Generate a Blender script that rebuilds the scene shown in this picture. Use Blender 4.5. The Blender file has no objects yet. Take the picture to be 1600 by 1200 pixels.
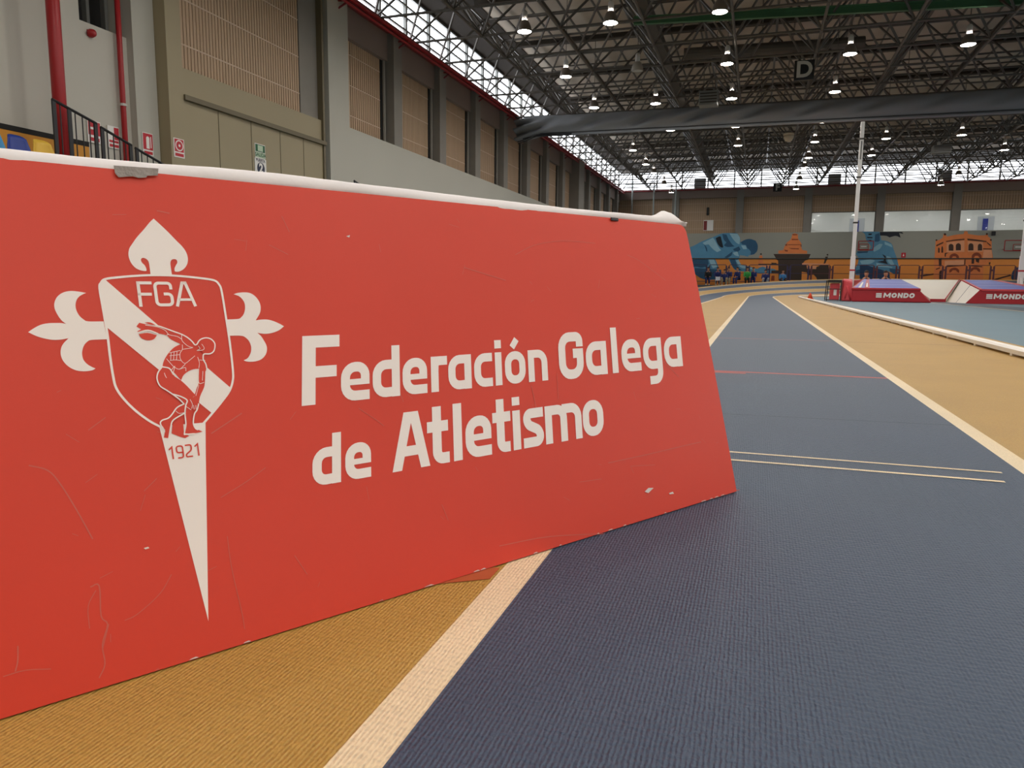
import bpy, math, random
from mathutils import Vector, Matrix
from mathutils.geometry import tessellate_polygon
PI = math.pi
scene = bpy.context.scene; C = scene.collection

# ------------------------------------------------------------------ camera
cam_d = bpy.data.cameras.new('camera'); cam = bpy.data.objects.new('camera', cam_d); C.objects.link(cam)
cam_d.sensor_fit = 'HORIZONTAL'; cam_d.sensor_width = 36.0; cam_d.lens = 36.0 * 1142.97 / 1600
cam_d.clip_start = .02; cam_d.clip_end = 300
_r, _u, _f = Vector((0.94903581, 0.31498371, 0.01078427)), Vector((-0.05292652, 0.12554762, 0.99067481)), Vector((-0.31069248, 0.94075664, -0.13582017))
_m = Matrix((_r, _u, -_f)).transposed().to_4x4(); _m.translation = Vector((0, 0, .44)); cam.matrix_world = _m
scene.camera = cam
# ------------------------------------------------------------------ light and exposure
w = bpy.data.worlds.new('world'); scene.world = w; w.use_nodes = True
w.node_tree.nodes['Background'].inputs[0].default_value = (.75, .85, 1, 1); w.node_tree.nodes['Background'].inputs[1].default_value = 1.0
vs_ = scene.view_settings; scene.display_settings.display_device = 'sRGB'
vs_.view_transform = 'Standard'; vs_.look = 'None'; vs_.gamma = 1; vs_.use_curve_mapping = False
vs_.exposure = 0.0
scene.cycles.use_denoising = True
scene.cycles.max_bounces = 6; scene.cycles.diffuse_bounces = 4; scene.cycles.glossy_bounces = 3
scene.cycles.sample_clamp_indirect = 4.0
LAMP, LAMPCOL = 193.0, '#FFF8F1'        # radiance of a lamp's lens
DAY, DAYCOL = 5.0, '#F4F8FF'            # radiance of the frosted clerestory panels
BLUE, OCHRE, CREAM = '#384A5F', '#B89145', '#EDD8B2'
BOARD, VINYL = '#D63A20', '#F6ECE4'
TRUSS, DECK, CURTAIN = '#4E4840', '#B8AC9B', '#8A8C8F'

# outlines: board prints in metres on the sheet (along, up), mural shapes in metres on the far wall (x, z)
D = {'emblem': {'spade': [(-1.1028, 0.534), (-1.0954, 0.526), (-1.0875, 0.517), (-1.0796, 0.5069), (-1.0734, 0.4994), (-1.0697, 0.4922), (-1.0686, 0.4845), (-1.0704, 0.4766), (-1.0751, 0.4704), (-1.0806, 0.467), (-1.0847, 0.4664), (-1.0865, 0.4669), (-1.0862, 0.4707), (-1.0842, 0.4746), (-1.0821, 0.478), (-1.0819, 0.4808), (-1.0832, 0.4824), (-1.0857, 0.4826), (-1.0884, 0.4815), (-1.0901, 0.4783), (-1.0905, 0.4728), (-1.0903, 0.4619), (-1.115, 0.4621), (-1.115, 0.4712), (-1.1151, 0.4771), (-1.1161, 0.4803), (-1.1183, 0.4824), (-1.1211, 0.4831), (-1.1229, 0.4823), (-1.1237, 0.4801), (-1.1228, 0.4769), (-1.1203, 0.4738), (-1.119, 0.47), (-1.119, 0.467), (-1.1207, 0.4666), (-1.1249, 0.4672), (-1.1303, 0.4698), (-1.1344, 0.475), (-1.1365, 0.4814), (-1.1367, 0.4877), (-1.135, 0.4942), (-1.1315, 0.4997), (-1.1247, 0.5091), (-1.1158, 0.5193), (-1.1078, 0.5291)],
'shield': [(-1.1272, 0.2752), (-1.138, 0.2834), (-1.1504, 0.296), (-1.1612, 0.3106), (-1.1685, 0.3254), (-1.1702, 0.3402), (-1.1707, 0.363), (-1.1705, 0.3884), (-1.1715, 0.4191), (-1.1724, 0.4447), (-1.1701, 0.4514), (-1.1651, 0.4559), (-1.1498, 0.4584), (-1.1261, 0.4608), (-1.1043, 0.4617), (-1.0819, 0.4609), (-1.0564, 0.4585), (-1.04, 0.4558), (-1.0345, 0.4505), (-1.0324, 0.4417), (-1.0317, 0.4111), (-1.0313, 0.3744), (-1.0323, 0.3381), (-1.0342, 0.3243), (-1.04, 0.3115), (-1.0511, 0.2988), (-1.0647, 0.2852), (-1.0774, 0.2732)],
'band': [(-1.1726, 0.4452), (-1.1701, 0.4514), (-1.1652, 0.4551), (-1.0384, 0.3149), (-1.0407, 0.3104), (-1.0512, 0.2982), (-1.0651, 0.2844), (-1.1703, 0.3981)],
'left': [(-1.2479, 0.3948), (-1.2423, 0.3989), (-1.2356, 0.4026), (-1.2289, 0.4042), (-1.2215, 0.4044), (-1.2149, 0.4041), (-1.2108, 0.403), (-1.2146, 0.4069), (-1.2177, 0.4129), (-1.2199, 0.4199), (-1.22, 0.4258), (-1.2183, 0.4312), (-1.2149, 0.4361), (-1.2095, 0.4398), (-1.2026, 0.4414), (-1.1949, 0.4408), (-1.1869, 0.4391), (-1.1906, 0.4374), (-1.1947, 0.4346), (-1.1976, 0.4305), (-1.1992, 0.4245), (-1.1989, 0.4185), (-1.1967, 0.4124), (-1.1929, 0.4078), (-1.1884, 0.4054), (-1.1728, 0.405), (-1.1715, 0.3836), (-1.1873, 0.3835), (-1.1919, 0.3817), (-1.1958, 0.3774), (-1.1981, 0.3715), (-1.1988, 0.3666), (-1.198, 0.3606), (-1.1947, 0.3554), (-1.1908, 0.3522), (-1.1871, 0.3499), (-1.1912, 0.348), (-1.199, 0.3475), (-1.2065, 0.3491), (-1.2128, 0.3532), (-1.2172, 0.3588), (-1.2194, 0.3648), (-1.2196, 0.3707), (-1.2182, 0.3765), (-1.2152, 0.3813), (-1.2101, 0.3865), (-1.2169, 0.3853), (-1.2251, 0.3852), (-1.2331, 0.387), (-1.2408, 0.3902)],
'right': [(-1.0323, 0.4039), (-1.0163, 0.4043), (-1.0118, 0.4066), (-1.008, 0.4108), (-1.0053, 0.4177), (-1.0048, 0.4242), (-1.0064, 0.4296), (-1.0105, 0.4345), (-1.0174, 0.4375), (-1.0119, 0.4392), (-1.0045, 0.4399), (-0.9971, 0.4394), (-0.9911, 0.4363), (-0.9865, 0.4306), (-0.9842, 0.424), (-0.9844, 0.4174), (-0.9867, 0.4109), (-0.9934, 0.4018), (-0.9862, 0.4027), (-0.9775, 0.4025), (-0.9691, 0.4001), (-0.9608, 0.396), (-0.9558, 0.3927), (-0.9631, 0.3877), (-0.9713, 0.3847), (-0.9804, 0.3832), (-0.9879, 0.3837), (-0.9936, 0.385), (-0.9894, 0.3805), (-0.9861, 0.3738), (-0.9838, 0.3672), (-0.9842, 0.3607), (-0.9873, 0.3544), (-0.9934, 0.3493), (-1.0007, 0.3471), (-1.0081, 0.3468), (-1.0133, 0.3476), (-1.0169, 0.3492), (-1.0117, 0.3515), (-1.008, 0.3556), (-1.0054, 0.3608), (-1.0045, 0.3671), (-1.0059, 0.3736), (-1.0094, 0.3786), (-1.0153, 0.3818), (-1.032, 0.3825)],
'blade': [(-1.1281, 0.2758), (-1.0747, 0.2742), (-1.0784, 0.2448), (-1.1027, 0.038)]},
'thrower': {'red': [[(-1.1386, 0.3978), (-1.1349, 0.4023), (-1.1286, 0.4004), (-1.1158, 0.3971), (-1.1055, 0.3938), (-1.09, 0.3866), (-1.0786, 0.3779), (-1.0739, 0.371), (-1.0786, 0.3675), (-1.0897, 0.3732), (-1.1018, 0.3804), (-1.1065, 0.3858), (-1.1181, 0.3891), (-1.1276, 0.3928), (-1.1362, 0.3913), (-1.1387, 0.3918), (-1.1339, 0.3941)], [(-1.0895, 0.3747), (-1.0784, 0.3689), (-1.0726, 0.3701), (-1.0673, 0.3563), (-1.0667, 0.3503), (-1.0646, 0.3441), (-1.0661, 0.3382), (-1.0742, 0.3418), (-1.0834, 0.341), (-1.0924, 0.3357), (-1.0967, 0.3287), (-1.1053, 0.341), (-1.1161, 0.3462), (-1.1131, 0.3547), (-1.1066, 0.3638), (-1.0989, 0.3707)], [(-1.0741, 0.3425), (-1.0665, 0.339), (-1.0689, 0.325), (-1.071, 0.3177), (-1.0774, 0.3064), (-1.0812, 0.2935), (-1.0858, 0.2903), (-1.0894, 0.2943), (-1.0895, 0.3046), (-1.0842, 0.3078), (-1.0794, 0.3184), (-1.0765, 0.3241)], [(-1.116, 0.3469), (-1.1077, 0.3441), (-1.1046, 0.3366), (-1.0967, 0.3287), (-1.0902, 0.3208), (-1.0826, 0.3098), (-1.0881, 0.3045), (-1.0955, 0.3008), (-1.1011, 0.3101), (-1.1124, 0.3169), (-1.1196, 0.3233), (-1.1231, 0.3322), (-1.1214, 0.3408)], [(-1.1026, 0.3088), (-1.0924, 0.3034), (-1.0968, 0.2907), (-1.1069, 0.286), (-1.1131, 0.2795), (-1.1166, 0.2728), (-1.1201, 0.2604), (-1.1246, 0.2617), (-1.1221, 0.2706), (-1.1258, 0.2782), (-1.1233, 0.2822), (-1.1165, 0.2842), (-1.1086, 0.2934), (-1.0978, 0.2989)], [(-1.0922, 0.3049), (-1.0873, 0.3), (-1.0898, 0.2915), (-1.0905, 0.2755), (-1.086, 0.2676), (-1.0796, 0.2632), (-1.0908, 0.2624), (-1.1003, 0.2636), (-1.0979, 0.2763), (-1.0965, 0.2878)], [(-1.1155, 0.2655), (-1.1132, 0.2767), (-1.1005, 0.2832), (-1.1016, 0.2638), (-1.0959, 0.2601), (-1.101, 0.2579), (-1.1061, 0.26)], [(-1.1372, 0.3884), (-1.1273, 0.3895), (-1.1172, 0.3862), (-1.1217, 0.3813), (-1.1284, 0.3804), (-1.1346, 0.3833)], [(-1.129, 0.4026), (-1.1231, 0.4024), (-1.1169, 0.3989), (-1.1234, 0.3999)]],
'head': [(-1.051, 0.3698), (-1.0516, 0.3672), (-1.0529, 0.3648), (-1.0547, 0.3627), (-1.0569, 0.3612), (-1.0593, 0.3603), (-1.0618, 0.3601), (-1.0642, 0.3606), (-1.0663, 0.3617), (-1.068, 0.3634), (-1.0692, 0.3656), (-1.0699, 0.3681), (-1.0698, 0.3708), (-1.0692, 0.3734), (-1.0679, 0.3758), (-1.0661, 0.3778), (-1.064, 0.3794), (-1.0616, 0.3803), (-1.0591, 0.3805), (-1.0567, 0.3801), (-1.0545, 0.379), (-1.0528, 0.3772), (-1.0515, 0.375), (-1.0509, 0.3725)],
'thick': [[(-1.117, 0.3983), (-1.1119, 0.3967), (-1.0978, 0.3903), (-1.0887, 0.3862), (-1.0823, 0.3818), (-1.0774, 0.3764), (-1.0749, 0.3724), (-1.0722, 0.3731), (-1.0696, 0.3768), (-1.0657, 0.3796), (-1.0598, 0.3806), (-1.0543, 0.3787), (-1.0508, 0.3739), (-1.0508, 0.3691), (-1.0532, 0.3631), (-1.0582, 0.36), (-1.0654, 0.36), (-1.067, 0.3563), (-1.0671, 0.3526), (-1.065, 0.3472), (-1.0645, 0.3411)], [(-1.116, 0.3473), (-1.1214, 0.3408), (-1.1237, 0.333), (-1.1215, 0.3242), (-1.1149, 0.3183), (-1.1089, 0.313), (-1.1017, 0.3058), (-1.097, 0.2995)], [(-1.116, 0.347), (-1.1083, 0.3445), (-1.1046, 0.3366)], [(-1.0967, 0.2998), (-1.1056, 0.296), (-1.1119, 0.2888), (-1.1171, 0.2843), (-1.124, 0.2825), (-1.1266, 0.279), (-1.1246, 0.2724), (-1.123, 0.2679)], [(-1.0971, 0.2886), (-1.1115, 0.2815), (-1.1153, 0.2741), (-1.1171, 0.2664)], [(-1.1089, 0.313), (-1.0999, 0.3092), (-1.093, 0.3038), (-1.0952, 0.2979), (-1.0975, 0.2879), (-1.0981, 0.2749), (-1.1013, 0.2637), (-1.0997, 0.2624), (-1.0895, 0.2619)], [(-1.0799, 0.2985), (-1.083, 0.2907), (-1.0866, 0.286), (-1.0894, 0.2753), (-1.0879, 0.2686), (-1.0848, 0.266)], [(-1.1376, 0.3903), (-1.1263, 0.3926), (-1.1156, 0.3879)]],
'thin': [[(-1.0897, 0.3732), (-1.0904, 0.3673), (-1.0938, 0.3623), (-1.0941, 0.355), (-1.0899, 0.3495), (-1.0832, 0.3536), (-1.0767, 0.3584)], [(-1.0904, 0.3673), (-1.0841, 0.368), (-1.0784, 0.3686)], [(-1.0888, 0.3855), (-1.0894, 0.3784), (-1.0837, 0.3714), (-1.0777, 0.3689)], [(-1.1288, 0.3989), (-1.1159, 0.3964), (-1.1071, 0.3917), (-1.1037, 0.3864), (-1.0945, 0.3838), (-1.0895, 0.3799)], [(-1.1059, 0.3637), (-1.0996, 0.3649), (-1.0927, 0.366)], [(-1.1063, 0.3601), (-1.1002, 0.3605), (-1.094, 0.3609)], [(-1.1064, 0.3543), (-1.1003, 0.3546), (-1.0942, 0.3535)], [(-1.1039, 0.3636), (-1.1057, 0.3542)], [(-1.1004, 0.3645), (-1.1023, 0.3543)], [(-1.0969, 0.3652), (-1.0989, 0.3544)], [(-1.1101, 0.3567), (-1.1056, 0.3498), (-1.1033, 0.3467), (-1.097, 0.3427), (-1.0893, 0.3488)], [(-1.1066, 0.3419), (-1.1019, 0.3467), (-1.1046, 0.3366), (-1.0973, 0.3295)], [(-1.097, 0.3427), (-1.0899, 0.3444), (-1.0898, 0.3399)], [(-1.0736, 0.3567), (-1.0725, 0.3492), (-1.0741, 0.3425)], [(-1.072, 0.3529), (-1.0651, 0.3517)], [(-1.0742, 0.3418), (-1.0765, 0.3241), (-1.0701, 0.3243)], [(-1.0697, 0.3385), (-1.0719, 0.3267)], [(-1.0769, 0.3212), (-1.0821, 0.3083)], [(-1.0954, 0.2964), (-1.0898, 0.2915)], [(-1.1075, 0.2919), (-1.1039, 0.2886), (-1.0963, 0.2892)], [(-1.0895, 0.3046), (-1.0875, 0.2985), (-1.0889, 0.2928)], [(-1.0863, 0.297), (-1.0863, 0.2918)], [(-1.0836, 0.2967), (-1.084, 0.2916)], [(-1.0711, 0.3708), (-1.0695, 0.367), (-1.0733, 0.3649), (-1.0661, 0.3653), (-1.0643, 0.3682), (-1.0666, 0.3729)], [(-1.1147, 0.3395), (-1.114, 0.3359), (-1.113, 0.3332)], [(-1.1065, 0.3858), (-1.1036, 0.3871)]]},
'scuff': [[(-1.2618, 0.2492), (-1.245, 0.241), (-1.2348, 0.2239), (-1.2228, 0.1935), (-1.211, 0.1592)], [(-1.0082, 0.2076), (-1.0351, 0.1938), (-1.0689, 0.1796)], [(-1.136, 0.1017), (-1.1508, 0.0833), (-1.1764, 0.0671), (-1.1899, 0.0638)], [(-1.219, 0.1083), (-1.2104, 0.1075), (-1.2121, 0.0751), (-1.207, 0.0645), (-1.2143, 0.0445), (-1.2141, 0.0237), (-1.2212, 0.0109)], [(-1.214, 0.1035), (-1.2231, 0.0886), (-1.2244, 0.0648)], [(-1.2058, 0.0642), (-1.2149, 0.0391)], [(-1.2893, 0.0663), (-1.2908, 0.0517), (-1.2939, 0.0418)], [(-1.3044, 0.0401), (-1.2853, 0.0402), (-1.2633, 0.0343)], [(-1.2021, 0.2801), (-1.1833, 0.2926)], [(-1.0697, 0.2597), (-1.0285, 0.281)], [(-0.9355, 0.5491), (-0.9278, 0.5265)], [(-0.5161, 0.5081), (-0.4661, 0.5277), (-0.3907, 0.5395), (-0.304, 0.5384)], [(-0.6332, 0.4824), (-0.5483, 0.4615)], [(-0.96, 0.5067), (-0.9346, 0.494)], [(-0.4668, 0.2927), (-0.4746, 0.2472)], [(-0.3785, 0.1187), (-0.2689, 0.1183), (-0.168, 0.1194), (-0.0918, 0.1197)], [(-0.32, 0.1037), (-0.2503, 0.0955)], [(-0.3203, 0.1026), (-0.3148, 0.0895)], [(-0.5319, 0.275), (-0.5288, 0.2245)], [(-0.7946, 0.302), (-0.789, 0.2724)], [(-0.7509, 0.1119), (-0.7442, 0.0864)], [(-0.1752, 0.3046), (-0.1249, 0.261)], [(-1.0676, 0.1318), (-1.0676, 0.0925), (-1.0628, 0.0367), (-1.0624, 0.0171)], [(-1.1535, 0.2025), (-1.1381, 0.2149)], [(-1.0978, 0.5446), (-1.0831, 0.5423)], [(-0.8638, 0.2705), (-0.8365, 0.2489), (-0.8274, 0.2403)], [(-0.2151, 0.5183), (-0.1787, 0.5059), (-0.1066, 0.4661)], [(-0.6567, 0.0282), (-0.5474, 0.0198), (-0.3948, -0.0073)], [(-0.9872, 0.0896), (-0.974, 0.0615)], [(-0.4593, 0.0968), (-0.4024, 0.0931)]],
'chip': [[(-1.1619, 0.1382), (-1.1571, 0.1386), (-1.1559, 0.1368), (-1.1601, 0.1363)], [(-0.2957, 0.0509), (-0.2829, 0.056), (-0.2683, 0.0535), (-0.2856, 0.0466)], [(-0.226, 0.036), (-0.2138, 0.0364), (-0.211, 0.0321), (-0.2248, 0.0333)], [(-0.8415, 0.5244), (-0.8349, 0.5267), (-0.8366, 0.5227)]],
'mural': {'sprinter': [('mid', [(-5.9, 3.01), (-4.85, 3.4), (-4.53, 3.55), (-4.16, 3.76), (-3.26, 4.12), (-2.71, 4.34), (-2.15, 4.38), (-1.59, 4.34), (-1.39, 4.02), (-1.35, 3.68), (-1.01, 3.87), (-0.65, 3.92), (-0.27, 3.79), (-0.11, 3.48), (-0.12, 3.07), (-0.33, 2.8), (-0.66, 2.73), (-0.76, 2.61), (-0.99, 2.69), (-1.32, 2.73), (-1.37, 2.54), (-1.45, 2.34), (-1.29, 2.11), (-1.06, 2), (-0.43, 1.85), (-0.05, 1.73), (0.31, 1.89), (0.68, 1.78), (1.08, 1.74), (1.3, 1.63), (1.1, 1.4), (0.41, 1.39), (0.04, 1.39), (-0.52, 1.5), (-1.15, 1.54), (-1.56, 1.61), (-1.8, 1.84), (-2.05, 2.3), (-2.17, 2.5), (-3.11, 2.46), (-2.94, 2.11), (-2.77, 1.72), (-2.6, 1.34), (-2.58, 0.95), (-3.3, 0.9), (-3.88, 0.94), (-4.55, 1.32), (-5.83, 1.32)]), ('light', [(-2.15, 4.34), (-1.59, 4.31), (-1.39, 3.99), (-1.4, 3.53), (-1.63, 3.65), (-1.9, 3.95)]), ('light', [(-4.08, 3.66), (-3.33, 4.04), (-3.17, 3.81), (-3.01, 3.54), (-2.85, 3.27), (-2.69, 3.11), (-2.98, 2.96), (-3.3, 3.19), (-3.62, 3.54), (-3.92, 3.51)]), ('light', [(-1.6, 2.34), (-1.42, 2.42), (-1.25, 2.11), (-1.06, 1.96), (-0.42, 1.81), (-0.2, 1.77), (-0.19, 1.62), (-0.6, 1.73), (-1.09, 1.77), (-1.36, 1.96)]), ('light', [(-1.85, 2.92), (-1.52, 3), (-1.39, 2.65), (-1.69, 2.73)]), ('light', [(-1.28, 3.45), (-0.95, 3.45), (-0.86, 3.18), (-1.12, 3.18)]), ('light', [(-3.56, 2.42), (-3.18, 2.42), (-2.93, 1.88), (-3.23, 1.76), (-3.44, 2.11)]), ('dark', [(-1.33, 3.68), (-1.01, 3.87), (-0.65, 3.92), (-0.27, 3.79), (-0.11, 3.48), (-0.12, 3.07), (-0.33, 2.8), (-0.58, 2.76), (-0.56, 2.99), (-0.68, 3.14), (-0.83, 3.26), (-0.95, 3.49), (-1.18, 3.53)]), ('dark', [(-4.6, 2.42), (-3.64, 2.42), (-3.55, 2.11), (-3.69, 1.88), (-4.11, 1.8), (-4.57, 1.87), (-5.85, 1.71), (-5.88, 2.42)]), ('dark', [(-2.67, 4.3), (-2.37, 4.26), (-2.2, 3.92), (-1.92, 3.53), (-1.73, 3.38), (-2.25, 3.34), (-2.52, 3.46), (-2.34, 3.69), (-2.54, 3.88)]), ('dark', [(-2.44, 2.57), (-1.86, 3.03), (-1.92, 2.73), (-2.21, 2.54)]), ('dark', [(-1.83, 3.19), (-1.43, 3.38), (-1.31, 3.15), (-1.48, 2.99), (-1.79, 3.07)]), ('dark', [(-2.05, 2.42), (-1.68, 2.46), (-1.43, 1.88), (-1.12, 1.61), (-1.53, 1.65), (-1.8, 1.88)]), ('dark', [(-4, 3.58), (-3.76, 3.31), (-3.7, 3), (-3.78, 3.04), (-3.87, 3.31)]), ('dark', [(-4.57, 1.79), (-2.62, 1.65), (-2.58, 0.95), (-3.88, 0.94), (-4.55, 1.32)]), ('black', [(-3.14, 4), (-2.89, 4.13), (-2.77, 4.11), (-2.64, 3.65), (-2.55, 3.31), (-2.7, 3.31), (-2.85, 3.42), (-3.01, 3.65)])],
'fountain': [('orange', [(1.36, 3.06), (1.7, 3.1), (1.76, 3.36), (1.82, 3.47), (1.92, 3.66), (2.15, 3.84), (2.22, 4.03), (2.24, 4.25), (2.41, 4.31), (2.63, 4.23), (2.66, 3.91), (2.8, 3.73), (2.92, 3.54), (2.93, 3.24), (3.01, 3.09), (3.33, 3.04), (3.33, 2.83), (1.37, 2.84)]), ('orange', [(0.06, 2.71), (0.26, 2.71), (0.34, 2.12), (-0.02, 2.12)]), ('brown', [(1.03, 2.82), (3.58, 2.81), (3.44, 2.42), (3.24, 2.35), (3.04, 2.08), (3.07, 0.92), (1.5, 0.91), (1.38, 2.34), (1.27, 2.42)]), ('brown', [(0.22, 2.81), (0.22, 2.78), (0.19, 2.76), (0.16, 2.75), (0.13, 2.76), (0.11, 2.78), (0.1, 2.81), (0.1, 2.84), (0.13, 2.87), (0.16, 2.88), (0.19, 2.87), (0.21, 2.84)]), ('brown', [(4.77, 2.75), (4.77, 2.72), (4.75, 2.7), (4.72, 2.69), (4.68, 2.7), (4.66, 2.72), (4.65, 2.75), (4.66, 2.79), (4.68, 2.81), (4.71, 2.82), (4.74, 2.81), (4.76, 2.79)]), ('brown', [(4.75, 2.64), (4.73, 2.49), (4.61, 2.16), (4.49, 2.09), (4.58, 2.61)]), ('brown', [(0.02, 2.1), (1.4, 2.1), (1.4, 2.04), (0.02, 2.02)]), ('brown', [(0.92, 2.19), (1.28, 2.17), (1.29, 2.1), (0.93, 2.1)]), ('brown', [(0.95, 1.62), (1.46, 1.63), (1.47, 1.4), (0.97, 1.4)]), ('brown', [(2.9, 2.01), (3.33, 2.01), (3.4, 1.9), (4.07, 1.9), (4.31, 2.01), (4.83, 2.01), (4.89, 1.68), (5.03, 1.64), (4.89, 1.53), (4.9, 0.97), (4.13, 0.97), (4.05, 1.15), (3.86, 1.34), (3.48, 1.26), (3.39, 1.49), (2.93, 1.56)]), ('pink', [(3.36, 1.97), (4.03, 1.97), (4.01, 1.73), (3.41, 1.75)]), ('pink', [(3.04, 2.16), (4.82, 2.11), (4.83, 2.03), (3.04, 2.05)]), ('pink', [(0.02, 2), (0.93, 1.98), (0.95, 1.74), (0.58, 1.74), (0.5, 1.89), (0.03, 1.89)]), ('rust', [(1.77, 3.13), (2.02, 3.08), (1.99, 2.98), (1.81, 3.02)]), ('rust', [(2.05, 3.25), (2.76, 3.22), (2.76, 3.15), (2.27, 3.17)]), ('rust', [(1.8, 3.51), (1.96, 3.55), (1.93, 3.41), (1.82, 3.42)]), ('rust', [(2.24, 4.25), (2.61, 4.23), (2.56, 4.16), (2.3, 4.16)]), ('rust', [(2.22, 3.9), (2.68, 3.89), (2.67, 3.82), (2.24, 3.82)]), ('rust', [(2.85, 3.5), (2.92, 3.5), (2.93, 3.32), (2.88, 3.32)]), ('rust', [(2, 3.51), (2.85, 3.5), (2.85, 3.46), (2, 3.47)]), ('rust', [(0.61, 1.28), (0.9, 1.28), (0.86, 0.94), (0.68, 0.94)]), ('rust', [(0.99, 1.24), (1.19, 1.25), (1.21, 0.87), (0.96, 0.86)])],
'runner': [('mid2', [(6.85, 4.37), (7.99, 4.35), (8.07, 4.09), (8.15, 3.76), (8.52, 3.69), (8.84, 3.49), (8.99, 3.09), (9.22, 2.53), (9.38, 1.99), (9.48, 1.59), (9.42, 1.39), (9.18, 1.39), (8.83, 1.56), (8.21, 1.65), (7.93, 1.32), (6.68, 1.31), (6.56, 1.72), (6.75, 2.12), (6.76, 2.53), (6.58, 2.8), (6.66, 3), (7.38, 3), (7.54, 3.33), (7.34, 3.57), (7.16, 3.83), (7.08, 4.17)]), ('light2', [(8.37, 3.66), (8.81, 3.46), (8.89, 3.26), (8.58, 3.39), (8.39, 3.46)]), ('light2', [(7.93, 2.19), (8.33, 2.09), (9.02, 1.89), (8.96, 1.83), (8.32, 1.89), (8.01, 1.89)]), ('light2', [(7.61, 3.16), (8.02, 3.49), (8.26, 3.49), (8.1, 3.16), (7.75, 2.96)]), ('light2', [(6.86, 2.32), (7.54, 2.43), (7.86, 2.33), (7.56, 2.12), (7, 2.09)]), ('light2', [(8.57, 2.66), (8.82, 2.59), (9.1, 2.06), (8.95, 1.99), (8.69, 2.26)]), ('black', [(8.02, 4.33), (8.93, 4.33), (9.42, 4.31), (9.52, 4.18), (9.24, 4.25), (9.36, 3.92), (9.04, 4.05), (8.66, 3.95), (8.44, 4.06), (8.04, 4.09)]), ('dark', [(7.73, 4.16), (7.99, 4.26), (8.06, 3.73), (7.95, 3.66), (7.73, 3.66)]), ('dark', [(8.81, 1.79), (9.18, 1.76), (9.44, 1.49), (9.42, 1.39), (9.18, 1.39), (8.89, 1.56)]), ('dark', [(6.66, 3), (7.38, 3), (7.32, 2.9), (6.7, 2.86)]), ('dark', [(6.66, 1.65), (6.91, 1.72), (6.92, 1.45), (6.68, 1.38)]), ('navy', [(6.89, 1.99), (7.32, 2.02), (7.89, 1.82), (8.27, 1.72), (8.83, 1.52), (8.9, 1.02), (6.95, 1)]), ('black', [(7.29, 4.23), (7.54, 4.23), (7.48, 4.13), (7.3, 4.12)]), ('black', [(7.21, 4), (7.58, 3.98), (7.56, 3.9), (7.25, 3.92)]), ('black', [(7.26, 3.8), (7.57, 3.78), (7.45, 3.73)]), ('black', [(8.28, 2.79), (8.51, 2.66), (8.56, 2.33), (8.7, 2.09), (8.42, 2.16), (7.98, 2.26), (8.38, 2.33), (8.46, 2.53)])],
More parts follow.
